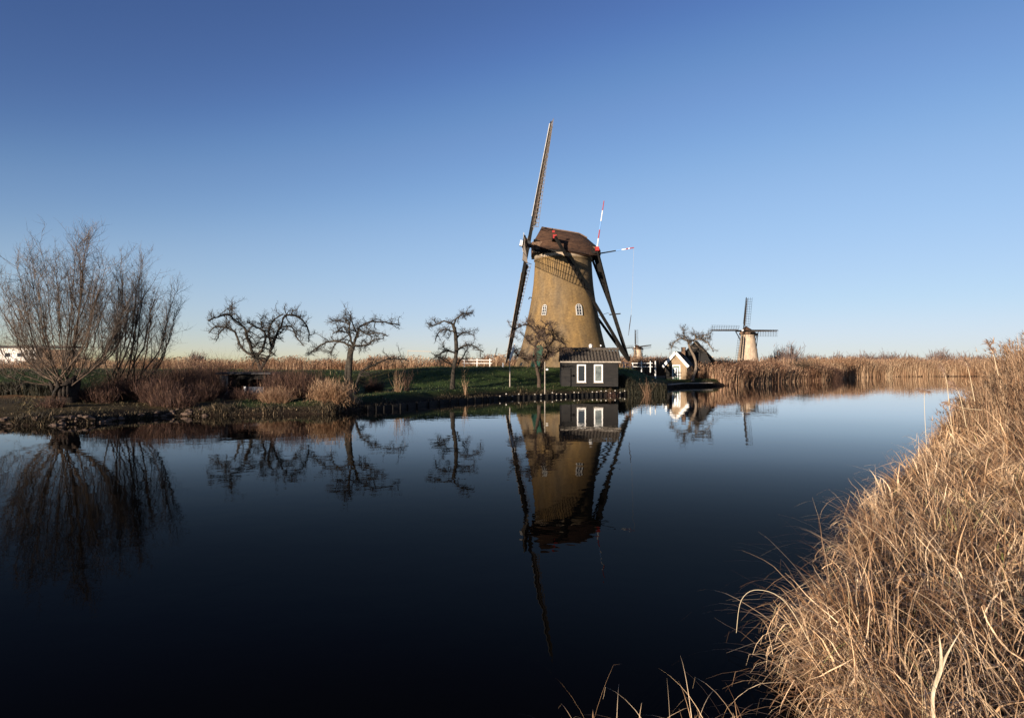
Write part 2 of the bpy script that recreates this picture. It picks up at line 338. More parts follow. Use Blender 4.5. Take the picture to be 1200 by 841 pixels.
# ------------------------------------------------------------------ windmills
def windmill(loc, rz, label, s, brick, detail, phi, tailx=7.4, tower_h=None, door=True, rsail=13.9, capmat=None, shaftx=-4.15, red='red', prof=None):
    """local frame: windshaft points to -x, z up, origin at the foot of the tower; s = uniform scale"""
    root = empty('windmill', loc, rz, label, 'windmill', 'windmills of the polder')
    root.scale = (s, s, s)
    seg = 64 if detail else 24
    H = 12.7
    prof = prof or [(5.8, -.6), (5.5, .2), (5.2, .9), (4.85, 1.9), (4.5, 3.2), (4.22, 4.4), (3.98, 5.7), (3.74, 6.9), (3.55, 8.0), (3.38, 9.3), (3.27, 10.6), (3.22, 11.6), (3.2, 11.8), (3.2, 12.0), (3.3, 12.03), (3.3, 12.15), (3.2, 12.2), (3.18, H)]
    t = MB().lathe(prof, seg)
    to = t.build('tower', brick, root, smooth=True)
    uvl = to.data.uv_layers.new(name='UVMap'); me = to.data
    for poly in me.polygons:
        angs = [math.atan2(me.vertices[me.loops[l].vertex_index].co.y, me.vertices[me.loops[l].vertex_index].co.x) for l in poly.loop_indices]
        wrap = max(angs) - min(angs) > math.pi
        for l, a in zip(poly.loop_indices, angs):
            if wrap and a < 0: a += 2 * math.pi
            uvl.data[l].uv = (a * 4.3, me.vertices[me.loops[l].vertex_index].co.z)
    def rad(z):
        for (r0, z0), (r1, z1) in zip(prof, prof[1:]):
            if z0 <= z <= z1: return r0 + (r1 - r0) * (z - z0) / (z1 - z0)
        return prof[-1][0]
    if detail:   # pale band under the cap
        MB().lathe([(3.19, 12.18), (3.245, 12.2), (3.245, H - .02), (3.18, H)], seg).build('top_band', M['pale_brick'], to, smooth=True)
    def frame_at(ang, z):   # ang measured from -y (towards the camera), positive to +x
        nrm = Vector((math.sin(ang), -math.cos(ang), 0)); r0 = rad(z)
        sl = (rad(z - .6) - rad(z + .6)) / 1.2
        up = (Vector((0, 0, 1)) - nrm * sl).normalized(); tg = Vector((math.cos(ang), math.sin(ang), 0))
        nn = tg.cross(up).normalized()
        if nn.dot(nrm) < 0: nn = -nn
        m = Matrix((tg, up, nn)).transposed().to_4x4(); m.translation = nrm * (r0 + .02) + Vector((0, 0, z)); return m
    def arched(m, w, h, name, mt, mglass, bars=True, th=.1):
        def outline(w_, h_, n=8):
            pts = [(-w_ / 2, -h_ / 2), (w_ / 2, -h_ / 2)]
            for k in range(n + 1):
                a = math.pi * k / n; pts.append((w_ / 2 * math.cos(a), h_ / 2 - w_ / 2 + w_ / 2 * math.sin(a) * 1.0))
            return pts
        o1 = outline(w, h); o2 = outline(w - 2 * th, h - 2 * th); k = len(o1)
        b = MB(); vs = [m @ Vector((x, y, -.12)) for x, y in o1] + [m @ Vector((x, y, .1)) for x, y in o1] + [m @ Vector((x, y, .1)) for x, y in o2] + [m @ Vector((x, y, .0)) for x, y in o2]
        fs = []
        for a in range(3):
            for i in range(k): j = (i + 1) % k; fs.append((a * k + i, a * k + j, (a + 1) * k + j, (a + 1) * k + i))
        b.add(vs, fs)
        if bars:
            for yy in (-.22 * h, .05 * h, .28 * h): b.box(m @ Vector((0, yy, .05)), (w - th, .05, .05), m.to_3x3())
            b.box(m @ Vector((0, 0, .055)), (.06, h - th, .05), m.to_3x3())
        fo = b.build(name, mt, to)
        g = MB(); g.add([m @ Vector((x, y, .02)) for x, y in o2], [tuple(range(k))]); g.build('pane', mglass, fo)
        return fo
    if detail:
        arched(frame_at(R(-35.5), 6.3), .56, 1.2, 'window', M['frame'], M['glass'], th=.07)
        arched(frame_at(R(21), 6.3), .72, 1.3, 'window', M['frame'], M['glass'], th=.09)
        d = arched(frame_at(R(-37), 1.25), 1.15, 2.5, 'door', M['green'], M['green'], bars=False, th=.12)
        m = frame_at(R(-37), 1.25); MB().box(m @ Vector((.38, -.1, .12)), (.05, .18, .06), m.to_3x3()).build('handle', M['iron'], d)
        m = frame_at(R(-62), .45); MB().box(m @ Vector((0, 0, -.02)), (.35, .35, .1), m.to_3x3()).build('vent', M['iron'], to)
        for zz, aa in ((2.45, 55), (1.9, 61)):
            m = frame_at(R(aa), zz); MB().box(m @ Vector((0, 0, .03)), (.16, .16, .12), m.to_3x3()).build('wall_lamp', M['white'], to)
        m = frame_at(R(-85), 7.9); MB().tube([m @ Vector((0, 0, -.1)), m @ Vector((0, 0, .25)), m @ Vector((0, -.25, .3))], .06, 6).build('hook', M['iron'], to)
    else:
        m = frame_at(R(5), 6.5); f_ = MB().box(m @ Vector((0, 0, 0)), (.75, 1.1, .15), m.to_3x3()).build('window', M['brownwood'], to)
        MB().box(m @ Vector((0, 0, .06)), (.5, .85, .1), m.to_3x3()).build('pane', M['glass'], f_)
    # cap ---------------------------------------------------------------
    zt = H
    st = [(-3.45, 14.1, 14.0, 1.3, 13.5), (-3.0, 14.9, 14.8, 2.0, 13.25), (-2.45, 15.85, 15.75, 2.6, 13.05), (-1.2, 15.65, 15.5, 3.3, 12.85), (.4, 15.4, 15.2, 3.6, 12.6),
          (1.8, 15.15, 14.95, 3.4, 12.4), (2.7, 14.65, 14.45, 2.9, 12.3), (3.5, 14.0, 13.85, 2.1, 12.4), (4.1, 13.5, 13.4, 1.2, 12.65)]
    b = MB(); K = 13
    for x, zr, zr2, w_, ze in st:
        for k in range(K):
            u = -1 + 2 * k / (K - 1); a = abs(u)
            zz = zr + (ze - zr) * (a ** 1.35 * .75 + a * .25); yy = w_ * math.copysign(1 - (1 - a) ** 1.25, u)
            zz += .03 * math.sin(7 * x + 9 * u)
            b.v.append((x, yy, zz))
    ns = len(st)
    for x, zr, zr2, w_, ze in st:       # underside copy (thatch thickness)
        for k in range(K):
            u = -1 + 2 * k / (K - 1); a = abs(u)
            zz = zr - .35 + (ze - .12 - (zr - .35)) * (a ** 1.35 * .75 + a * .25); yy = (w_ - .3) * math.copysign(1 - (1 - a) ** 1.25, u)
            b.v.append((x, yy, zz))
    o2 = ns * K
    for i in range(ns - 1):
        for k in range(K - 1):
            p = i * K + k; b.f.append((p, p + K, p + K + 1, p + 1)); q = o2 + p; b.f.append((q, q + 1, q + K + 1, q + K))
        for k in (0, K - 1):
            p = i * K + k; b.f.append((p, p + K, o2 + p + K, o2 + p))
    for i in (0, ns - 1):
        for k in range(K - 1):
            p = i * K + k; b.f.append((p, p + 1, o2 + p + 1, o2 + p))
    cap = b.build('cap', capmat or M['thatch'], root, smooth=True)
    rb = MB()   # ridge
    for (x0, z0, *_), (x1, z1, *_) in zip(st[2:6], st[3:]): rb.bar((x0, 0, z0 + .03), (x1, 0, z1 + .03), .35, .12)
    rb.build('ridge', M['brownwood'], cap)
    b = MB().lathe([(3.05, zt - .1), (3.42, zt - .1), (3.42, zt + .22), (3.05, zt + .45), (2.3, zt + 1.2)], 32).build('cap_ring', M['blackwood'], cap)
    MB().box((-2.75, 0, zt + .62), (.9, 4.3, 1.15)).build('front_boarding', M['brownwood'], cap); MB().box((-3.35, 0, zt + .65), (.45, 3.0, 1.25)).build('storm_hatch', M['brownwood'], cap)
    MB().box((-3.2, 0, zt + 1.36), (.4, 4.4, .18)).build('front_beam', M['blackwood'], cap)
    MB().box((3.2, 0, zt + .35), (1.2, 3.0, .8)).build('rear_boarding', M['brownwood'], cap)
    for sgn in (-1, 1): MB().bar((-3.5, sgn * 2.3, zt + .1), (3.9, sgn * 2.3, zt + .02), .3, .35).build('side_beam', M['blackwood'], cap)
    # windshaft and sails -----------------------------------------------
    T = R(10.5); av = Vector((-math.cos(T), 0, math.sin(T))); hub = Vector((shaftx, 0, 13.95 if detail else 14.0))
    sh = MB().bar(hub - av * 2.2, hub + av * .3, .5); sh.bar(hub - av * .45, hub + av * .45, .78); sh.build('windshaft', M['iron'], root)
    MB().bar(hub + av * .45, hub + av * .75, .62).build('shaft_head', M['white'], root)
    Uv = Vector((math.sin(T), 0, math.cos(T))); Hv = Vector((0, -1, 0))
    for k in range(4):
        ph = phi + k * math.pi / 2
        d = Uv * math.cos(ph) + Hv * math.sin(ph); tr = -Uv * math.sin(ph) + Hv * math.cos(ph)
        off = av * (.22 if k % 2 else -.22); h0 = hub + off
        so = MB()
        so.bar(h0, h0 + d * 8, .36, .40, .26, .30, up=av); so.bar(h0 + d * 8, h0 + d * rsail, .26, .30, .13, .15, up=av)
        so = so.build('sail', M['blackwood'], root)
        def pt(r_, q):      # q along the lattice (positive trailing)
            tau = R(24 - 19 * (r_ / rsail) ** .7); dirn = tr * math.cos(tau) - av * math.sin(tau)
            return h0 + d * r_ + dirn * q
        lt = MB(); step = .42 if detail else 1.0; r_ = 2.0; tw = .045 if detail else .07
        W = lambda r_: 2.25
        while r_ < rsail - .1:
            lt.bar(pt(r_, -.12), pt(r_, W(r_)), tw, tw * 1.3, up=d); r_ += step
        for q in (.75, 1.5, 2.22):
            rr = np.linspace(2.0, rsail - .15, 9)
            for a_, b_ in zip(rr, rr[1:]): lt.bar(pt(a_, q), pt(b_, q), tw, tw * 1.1, up=av)
        lt.build('lattice', M['lattice'] if detail else M['blackwood'], so)
        # leading boards
        wb_ = MB(); rr = np.linspace(3.2 if detail else 2.8, rsail - .2, 12)
        for a_, b_ in zip(rr, rr[1:]):
            f0 = pt(a_, -.16) + av * .1; f1 = pt(a_, -.36) + av * .14; g0 = pt(b_, -.16) + av * .1; g1 = pt(b_, -.30) + av * .14
            wb_.add([f0, f1, g1, g0, f0 - av * .04, f1 - av * .04, g1 - av * .04, g0 - av * .04],
                    [(0, 1, 2, 3), (7, 6, 5, 4), (0, 4, 5, 1), (1, 5, 6, 2), (2, 6, 7, 3), (3, 7, 4, 0)])
        wb_.build('leading_board', M['boards'] if (detail and k != 2) else M['greywood'] if detail else M['blackwood'], so)
        # furled sail cloth beside the stock
        rr = np.linspace(2.2, rsail - .6, 34); pts = []; rad_ = []
        for i_, a_ in enumerate(rr):
            pts.append(pt(a_, .24 + .09 * math.sin(i_ * 2.3)) + av * -.12); rad_.append(.2 + .05 * (i_ % 2) - .003 * i_)
        MB().tube(pts, rad_, 6).build('furled_cloth', M['cloth'], so)
    # tail ----------------------------------------------------------------
    foot = Vector((tailx, 0, .75)); top = Vector((3.5, 0, 13.0))
    tp = MB().bar(top + (top - foot).normalized() * 1.0, foot, .42, .42, .34, .34); tp.build('tail_pole', M['blackwood'], root)
    wl = lambda f_: foot + (top - foot) * f_
    for sgn in (-1, 1):
        e = Vector((-1.25, sgn * 4.6, 14.0)); MB().bar(e, foot + Vector((-.1, sgn * .25, .2)), .26, .26).build('brace', M['blackwood'], root)
        e2 = Vector((3.5, sgn * 2.6, 12.95)); MB().bar(e2, wl(.46) + Vector((0, sgn * .2, 0)), .2, .2).build('brace', M['blackwood'], root)
    cb = MB().bar((-1.25, -4.3, 14.0), (-1.25, 4.3, 14.0), .38, .42).build('crossbeam', M['blackwood'], root)
    for sgn in (-1, 1): MB().bar((-1.25, sgn * 4.3, 14.0), (-1.25, sgn * 4.6, 14.0), .4, .4).build('beam_end', M[red], cb)
    if detail:
        for sgn in (-1, 1): MB().bar((-1.4, sgn * 4.5, 14.5), (-1.4, sgn * 4.7, 14.5), .26, .22).build('cap_block', M['red'], cb)
    cb = MB().bar((3.5, -2.4, 12.95), (3.5, 2.4, 12.95), .34, .36).build('crossbeam', M['blackwood'], root)
    for sgn in (-1, 1): MB().bar((3.5, sgn * 2.4, 13.0), (3.5, sgn * 2.85, 13.0), .4, .44).build('beam_end', M[red], cb)
    # winch wheel at the tail foot
    w_ = MB()
    for k in range(8):
        a = k * math.pi / 4
        w_.bar(foot + Vector((.15, 0, 0)), foot + Vector((.15, math.cos(a) * .8, math.sin(a) * .8)), .07)
        a2 = a + math.pi / 4
        w_.bar(foot + Vector((.15, math.cos(a) * .62, math.sin(a) * .62)), foot + Vector((.15, math.cos(a2) * .62, math.sin(a2) * .62)), .06)
    w_.bar(foot + Vector((-.5, 0, 0)), foot + Vector((.5, 0, 0)), .28)
    w_.build('winch_wheel', M['brownwood'], root)
    if detail:
        # tricolour poles at the back of the cap
        def banded(a, b_, bands, r0, r1):
            a = Vector(a); b_ = Vector(b_); p = MB().tube([a, a + (b_ - a) * .02], r0, 6).build('flag_pole', M['white'], root)
            n_ = len(bands)
            for i_, (c_, f0, f1) in enumerate(bands):
                MB().tube([a + (b_ - a) * f0, a + (b_ - a) * f1], [r0 + (r1 - r0) * f0, r0 + (r1 - r0) * f1], 8).build('painted_band', M[c_], p)
            return p
        banded((3.7, -.8, 13.3), (4.45, -1.2, 18.6), [('white', 0, .22), ('red', .22, .4), ('blue', .4, .58), ('white', .58, .8), ('red', .8, 1)], .075, .05)
        p = banded((3.8, -.9, 12.75), (7.75, -1.4, 13.35), [('blackwood', 0, .5), ('blue', .5, .66), ('white', .66, .78), ('red', .78, .84), ('white', .84, .88), ('red', .88, 1)], .08, .06)
        tip = Vector((7.72, -1.4, 13.3)); MB().tube([tip, tip + Vector((-.12, 0, -3.6)), tip + Vector((-.3, 0, -7.4))], .012, 4).build('rope', M['greywood'], p)
        MB().tube([tip + Vector((-.3, 0, -7.4)), tip + Vector((-.45, 0, -8.5)), tip + Vector((-.6, 0, -9.7))], [.03, .05, .02], 5).build('furled_flag', M['cloth'], p)
        # hanging chain from sail tip and stay ropes
        MB().tube([(3.2, 3.0, 4.2 + 1.5), (5.2, 1.2, 6.3), wl(.42)], .025, 5).build('stay_rope', M['greywood'], root)
        MB().bar(wl(.43) + Vector((-.5, 0, 0)), wl(.43) + Vector((.75, 0, .12)), .14, .12).build('foot_board', M['blackwood'], root)
    return root

mg = h1(5.8, 77)
los = math.atan2(5.78, 77)
windmill((5.78, 77, 2.3), R(.3), 'large ochre brick windmill on the green mound with its white edged sails seen edge on', 1.0, M['towerbrick'], True, R(7), rsail=13.7)
# far mills: (hub px, tip length)
def far_mill(px, D, yaw, label, s, phi, zb, **k):
    X = (px - 600) / F * D
    return windmill((X, D, zb), yaw, label, s, M['pale_brick'], False, phi, **k)
slim = [(4.6, -2), (4.5, 0), (4.15, 2), (3.75, 5), (3.3, 8), (2.95, 10.5), (2.75, 12.7)]
far_mill(876.5, 270, R(52), 'pale brick windmill beyond the reeds to the right of the gabled cottage', .97, R(2), 2.3, prof=slim, red='blackwood', shaftx=-5.4)
far_mill(747.5, 466, R(50), 'tiny far windmill seen just right of the tail pole foot of the large mill', .9, R(-6), 1.8, prof=slim, red='blackwood')
far_mill(582, 900, R(45), 'tiniest dark windmill on the horizon left of the large mill, beside the lower sail tip', .85, R(8), 1.5, prof=slim, red='blackwood')

# ------------------------------------------------------------------ tiled shed on the bank
def tiled_roof(x0, x1, y_e, z_e, y_r, z_r, pitch_w=.29, rows=7, nrm=1):
    """corrugated pantile slope from eave (y_e,z_e) to ridge (y_r,z_r)"""
    b = MB(); nx_ = int((x1 - x0) / pitch_w) * 6; X = np.linspace(x0, x1, nx_ + 1)
    sx = math.hypot(y_r - y_e, z_r - z_e); ny, nz = -(z_r - z_e) / sx * nrm, abs(y_r - y_e) / sx
    for r_ in range(rows):
        f0, f1 = r_ / rows, (r_ + 1) / rows + .012
        o = len(b.v)
        for f_, lift in ((f0, .05), (f1, .0)):
            for x in X:
                c_ = .06 * math.cos((x - x0) / pitch_w * 2 * math.pi) + lift
                b.v.append((x, y_e + (y_r - y_e) * f_ + ny * c_, z_e + (z_r - z_e) * f_ + nz * c_))
        for x in X: b.v.append((x, y_e + (y_r - y_e) * f0 + ny * -.03, z_e + (z_r - z_e) * f0 - .03 * nz))
        n_ = len(X)
        for i in range(n_ - 1):
            b.f.append((o + i, o + i + 1, o + n_ + i + 1, o + n_ + i)); b.f.append((o + 2 * n_ + i, o + 2 * n_ + i + 1, o + i + 1, o + i))
    return b
sx0 = at(658, 440, 60).x; sxw = at(724, 440, 60).x - sx0
shed = empty('shed', (sx0, 60, .78), R(-1.5), 'low black boarded shed with tiled roof and two white windows on the bank', 'shed')
W_, Dp, Hw = sxw, 3.0, 2.2
b = MB()
nb = 12
for i in range(nb):
    z0 = i * Hw / nb; hh = Hw / nb
    m = Matrix.Rotation(R(-7), 3, 'X')
    b.box((W_ / 2, 0.0, z0 + hh / 2), (W_, .035, hh + .03), m)
    m = Matrix.Rotation(R(7), 3, 'Y')
    b.box((W_, Dp / 2, z0 + hh / 2), (.035, Dp - .05, hh + .03), m)
    b.box((0, Dp / 2, z0 + hh / 2), (.035, Dp - .05, hh + .03), Matrix.Rotation(R(-7), 3, 'Y'))
b.box((W_ / 2, Dp / 2, Hw / 2), (W_ - .1, Dp - .1, Hw))
b.add([(0.02, .02, Hw), (0.02, Dp - .02, Hw), (.02, Dp / 2, Hw + .95), (W_ - .02, .02, Hw), (W_ - .02, Dp - .02, Hw), (W_ - .02, Dp / 2, Hw + .95)], [(0, 2, 1), (3, 4, 5)])
b.build('wall', M['board'], shed)
r1 = tiled_roof(-.12, W_ + .22, -.28, Hw - .02, Dp / 2, Hw + .98)
ro = r1.build('roof', M['tile'], shed)
tiled_roof(-.12, W_ + .22, Dp + .28, Hw - .02, Dp / 2, Hw + .98, nrm=-1).build('rear_slope', M['tile'], ro)
rb = MB()
for i in range(14):
    x = -.12 + (W_ + .34) * (i + .5) / 14; rb.tube([(x - .22, Dp / 2, Hw + 1.1), (x + .22, Dp / 2, Hw + 1.125)], [.12, .135], 8)
rb.build('ridge_tile', M['tile'], ro)
MB().box((W_ / 2 + .05, -.3, Hw - .06), (W_ + .34, .03, .11)).build('fascia', M['greywood'], ro)
g = MB(); 
for (a, b_) in (((W_ + .2, -.3, Hw - .02), (W_ + .2, Dp / 2, Hw + 1.02)), ((W_ + .2, Dp / 2, Hw + 1.02), (W_ + .2, Dp + .3, Hw - .02))): g.bar(a, b_, .04, .2)
g.build('bargeboard', M['blackwood'], ro)
for wx, dark in ((at(681.2, 440, 60).x - sx0, True), (at(701, 440, 60).x - sx0, False)):
    f_ = MB(); w2, h2 = .77, 1.56; cz = 1.14
    for sgn in (-1, 1): f_.box((wx + sgn * (w2 / 2 - .05), -.07, cz), (.11, .08, h2)); f_.box((wx, -.07, cz + sgn * (h2 / 2 - .05)), (w2 - .2, .08, .11))
    fo = f_.build('window', M['white'], shed)
    MB().box((wx, -.045, cz), (w2 - .18, .02, h2 - .18)).build('pane', M['glass'] if dark else M['curtain'], fo)
    MB().box((wx, -.1, cz - h2 / 2 - .04), (w2 + .1, .12, .06)).build('sill', M['greywood'], fo)
MB().box((W_ * .46, Dp / 2 + .55, Hw + 1.0), (.6, .5, .55)).build('skylight_box', M['iron'], shed)
p = MB().tube([(W_ * .55, Dp / 2 + .4, Hw + .8), (W_ * .55, Dp / 2 + .4, Hw + 1.42)], [.13, .16], 8); p.tube([(W_ * .55, Dp / 2 + .4, Hw + 1.42), (W_ * .55, Dp / 2 + .4, Hw + 1.58)], [.22, .08], 8)
p.build('flue', M['white'], shed)

# ------------------------------------------------------------------ gabled cottage, dark barn
cot = empty('cottage', at(779.5, 447, 88).xy.to_3d() + Vector((0, 0, .5)), R(-24), 'small cottage with white bargeboards on its buff gable and a pale green door', 'cottage')
cw, cd, he, ha = 2.75, 4.2, 2.2, 3.75
b = MB(); b.add([(0, 0, 0), (cw, 0, 0), (cw, 0, he), (cw / 2, 0, ha), (0, 0, he), (0, cd, 0), (cw, cd, 0), (cw, cd, he), (cw / 2, cd, ha), (0, cd, he)],
      [(0, 1, 2, 3, 4), (6, 5, 9, 8, 7), (1, 6, 7, 2), (5, 0, 4, 9)]); b.build('wall', M['sandstone'], cot)
MB().box((.42, -.03, 1.0), (.8, .05, 2.0)).build('black_panel', M['blackwood'], cot)  # flat black box over the left part of the gable front
d = MB().box((1.42, -.04, .98), (.8, .07, 1.95)).build('door', M['green'], cot); d['label'] = 'pale green glazed door'
f_ = MB()
for x in (.98, 1.88): f_.box((x, -.05, 1.02), (.12, .1, 2.05))
f_.box((1.43, -.05, 2.1), (1.02, .1, .12)); f_.build('door_frame', M['white'], d)
MB().box((1.42, -.085, 1.2), (.5, .02, 1.2)).build('pane', M['curtain'], d)
ro = MB()
for sgn in (-1, 1):
    x_e = cw / 2 + sgn * (cw / 2 + .22); z_e = he - .25
    ro.add([(cw / 2, -.3, ha + .05), (x_e, -.3, z_e), (x_e, cd + .2, z_e), (cw / 2, cd + .2, ha + .05), (cw / 2, -.3, ha + .15), (x_e, -.3, z_e + .1), (x_e, cd + .2, z_e + .1), (cw / 2, cd + .2, ha + .15)],
           [(0, 1, 2, 3), (7, 6, 5, 4), (0, 4, 5, 1), (1, 5, 6, 2), (2, 6, 7, 3)])
ro = ro.build('roof', M['tile'], cot)
bb = MB()
for sgn in (-1, 1): bb.bar((cw / 2 + sgn * .02, -.34, ha - .02), (cw / 2 + sgn * (cw / 2 + .24), -.34, he - .3), .05, .34)
bb.build('bargeboard', M['white'], ro)
c_ = MB().box((cw / 2 + .45, 2.9, ha + .1), (.5, .5, 1.1)); c_.box((cw / 2 + .45, 2.9, ha + .68), (.6, .6, .08)); c_.build('chimney', M['brownwood'], ro)
barn = empty('barn', at(802, 446, 94).xy.to_3d() + Vector((0, 0, .6)), R(-12), 'black tarred barn with steep dark roof behind the small cottage', 'barn')
bw_, bd_, bh_, bt_ = 3.9, 6, 2.6, 5.2
b = MB(); b.add([(0, 0, 0), (bw_, 0, 0), (bw_, 0, bh_), (bw_ * .42, 0, bt_), (-.6, 0, bh_ + .3), (0, bd_, 0), (bw_, bd_, 0), (bw_, bd_, bh_), (bw_ * .42, bd_, bt_), (-.6, bd_, bh_ + .3)],
      [(0, 1, 2, 3, 4), (6, 5, 9, 8, 7), (1, 6, 7, 2), (5, 0, 4, 9)]); b.build('wall', M['board'], barn)
ro = MB()
for (xa, za) in ((bw_ + .3, bh_ - .25), (-.9, bh_ + .05)):
    ro.add([(bw_ * .42, -.25, bt_ + .05), (xa, -.25, za), (xa, bd_ + .2, za), (bw_ * .42, bd_ + .2, bt_ + .05), (bw_ * .42, -.25, bt_ + .2), (xa, -.25, za + .15), (xa, bd_ + .2, za + .15), (bw_ * .42, bd_ + .2, bt_ + .2)],
           [(0, 1, 2, 3), (7, 6, 5, 4), (0, 4, 5, 1), (1, 5, 6, 2), (2, 6, 7, 3)])
ro.build('roof', M['blackwood'], barn)
MB().box((2.7, -.04, 1.0), (1.0, .06, 2.0)).build('door', M['blackwood'], barn)

# far white farm building at the left edge
fb = empty('farm_building', ((-30 - 600) / F * 150, 150, 1.2), R(3), 'long low white building with dark flat roof at the left edge behind the willow', 'building')
Lw = 105 / F * 150
MB().box((Lw * .34, 2, 2.6), (Lw * .68, 5, 5.2)).build('wall', M['render_wall'], fb)
MB().box((Lw * .82, 3.0, 2.4), (Lw * .28, 5, 4.8)).build('brick_wing', M['brownwood'], fb)
ro = MB().box((Lw * .5, 2, 5.4), (Lw + 1, 6.2, .45)).build('roof', M['paleroof'], fb)
for i in range(5): 
    f_ = MB().box((2.2 + i * 2.6, -.53, 3.6), (1.4, .1, 1.1)).build('window', M['white'], fb); MB().box((2.2 + i * 2.6, -.6, 3.6), (1.15, .06, .85)).build('pane', M['glass'], f_)

# ------------------------------------------------------------------ low boathouse
bo = at(258, 462, 44); bh = empty('boathouse', (bo.x, 44, h1(bo.x, 44.5)), R(4), 'low black boathouse with flat roof and grey side boards between the brown shrubs', 'boathouse')
w_ = (314 - 258) / F * 44
b = MB(); b.box((w_ / 2, 2.2, .8), (w_, .1, 1.3)); b.box((w_, 1.1, .8), (.08, 2.2, 1.3)); b.box((w_ * .2, 0, .75), (w_ * .28, .08, 1.2)); b.box((w_ * .5, 0, 1.2), (w_ * .9, .08, .25)); b.build('wall', M['blackwood'], bh)
MB().box((w_ / 2, 1.05, 1.45), (w_ + .35, 2.7, .12)).build('roof', M['paleroof'], bh)
b = MB()
for i in range(4): b.box((.08 + i * .13, -.09, .72), (.1, .05, 1.25 - .05 * (i % 2)))
b.build('side_boards', M['greywood'], bh)
b = MB().box((w_ * .72, -.06, .38), (w_ * .42, .05, .42)); b.build('lower_panel', mat('blue_grey_panel', (.05, .06, .075), (.08, .09, .11), 3), bh)
MB().bar((w_ * .53, -.2, -.3), (w_ * .53, -.2, .62), .13, .13).build('mooring_post', M['white'], bh)

# ------------------------------------------------------------------ fences and poles
def rail_fence(pxs, D, ztop, n, zr, name, label, mt):
    x0 = (pxs[0] - 600) / F * D; x1 = (pxs[1] - 600) / F * D; hg = h1((x0 + x1) / 2, D)
    root = empty(name, (x0, D, hg), 0, label, 'fence')
    for i in range(n):
        x = (x1 - x0) * i / (n - 1); MB().box((x, 0, (ztop - hg) / 2 - .1), (.1, .1, ztop - hg + .2)).build('post', mt, root)
    for q in zr: MB().box(((x1 - x0) / 2, -.09, q - hg), (x1 - x0 + .5, .04, .07)).build('rail', mt, root)
rail_fence((544, 574), 80, 3.4, 3, (3.2, 2.85), 'rail_fence', 'white post and rail fence on the mound left of the large mill', M['white'])
rail_fence((731, 762), 80, 3.1, 4, (2.85, 2.45), 'rail_fence', 'white footbridge railing right of the tiled shed above the dark hedge', M['white'])
def post(px, y0, y1, D, r_, name, label, cat, mt, extra=None, group=None):
    a = at(px, y0, D); a.z = h1(a.x, D) - .1; t_ = at(px, y1, D)
    o = empty(name, a, 0, label, cat, group)
    MB().tube([(0, 0, 0), (0, 0, t_.z - a.z)], [r_, r_ * .8], 8).build('pole', mt, o)
    if extra: extra(o, t_.z - a.z)
    return o
def flag(o, h): MB().tube([(0, 0, h + .1), (.12, 0, h + .5), (.3, 0, h + 1.1), (.42, 0, h + 1.55)], [.06, .11, .1, .04], 6).build('furled_pennant', M['white'], o)
def lamp(o, h):
    MB().tube([(0, 0, h * .77), (.16, -.05, h * .77 + .03)], .03, 5).build('bracket', M['greywood'], o)
    MB().lathe([(.01, -.1), (.1, -.07), (.11, .04), (.01, .1)], 10, (.2, -.05, h * .77 + .02)).build('lamp_shade', M['white'], o)
post(597.5, 452, 424, 57, .05, 'pennant_pole', 'grey pole with furled white pennant on the lawn left of the large mill', 'pole', M['greywood'], flag)
post(638.5, 453, 424, 56.5, .045, 'lamp_post', 'thin grey post with small white knob in front of the gnarled tree by the mill', 'lamp post', M['greywood'], lamp)
post(589.5, 434, 425, 72, .1, 'marker_post', 'short white marker post below the lower sail tip of the large mill', 'post', M['white'])
post(768, 436, 423, 82, .09, 'marker_post', 'white marker post standing alone between the footbridge railing and the cottage', 'post', M['white'])
def boom(o, h): MB().bar((0, 0, h - .4), (13, 0, h - .9), .35).build('boom', M['greywood'], o)
post(478, 424, 410, 380, .2, 'gantry', 'distant thin gantry with long horizontal boom above the reeds', 'gantry', M['greywood'], boom)

# revetment posts and boards along the left shore
def shore_at(px):
    for (a, pa), (b_, pb) in zip(list(zip(LS, left_px))[:-1], list(zip(LS, left_px))[1:]):
        if pa[0] <= px <= pb[0]:
            f_ = (px - pa[0]) / (pb[0] - pa[0]); return Vector((a[0] + (b_[0] - a[0]) * f_, a[1] + (b_[1] - a[1]) * f_, 0))
pp = []; M['posttop'] = mat('sunlit_end_grain', (.3, .27, .22), (.6, .56, .5), 5)  # pale end grain colour paints the sunlight on the post tops
px = 432.0
random.seed(4)
while px < 781:
    pp.append(px); px += (random.uniform(8, 14) if px < 560 else random.uniform(5.2, 8) if px < 640 else random.uniform(4.6, 5.8))
for i, px in enumerate(pp):
    q = shore_at(px); hh = random.uniform(.2, .42)
    b = MB().tube([(0, 0, -.6), (random.uniform(-.03, .03), 0, hh)], [.05, .045], 8)
    o = b.build('revetment_post', M['blackwood']); o.location = q + Vector((0, -.12, 0))
    if random.random() < .75 and px > 575: MB().lathe([(.001, hh + .035), (.05, hh + .03), (.06, hh - .03)], 8).build('post_top', M['posttop'], o)
    tag(o, 'short weathered timber post in the row along the water edge of the mill bank', 'post', 'revetment posts along the mill bank')
b = MB(); prev = None
for px in np.arange(430, 782, 6):
    q = shore_at(float(px)) + Vector((0, .02, 0))
    if prev: b.add([prev + Vector((0, 0, -.5)), q + Vector((0, 0, -.5)), q + Vector((0, 0, .27)), prev + Vector((0, 0, .27)), prev + Vector((0, .08, .27)), q + Vector((0, .08, .27))], [(0, 1, 2, 3), (3, 2, 5, 4)])
    prev = q
q0 = shore_at(430); tag(b.build('timber_revetment', M['board'], loc=q0), 'dark wet plank revetment holding the bank below the shed and lawn', 'revetment')
b = MB(); prev = None
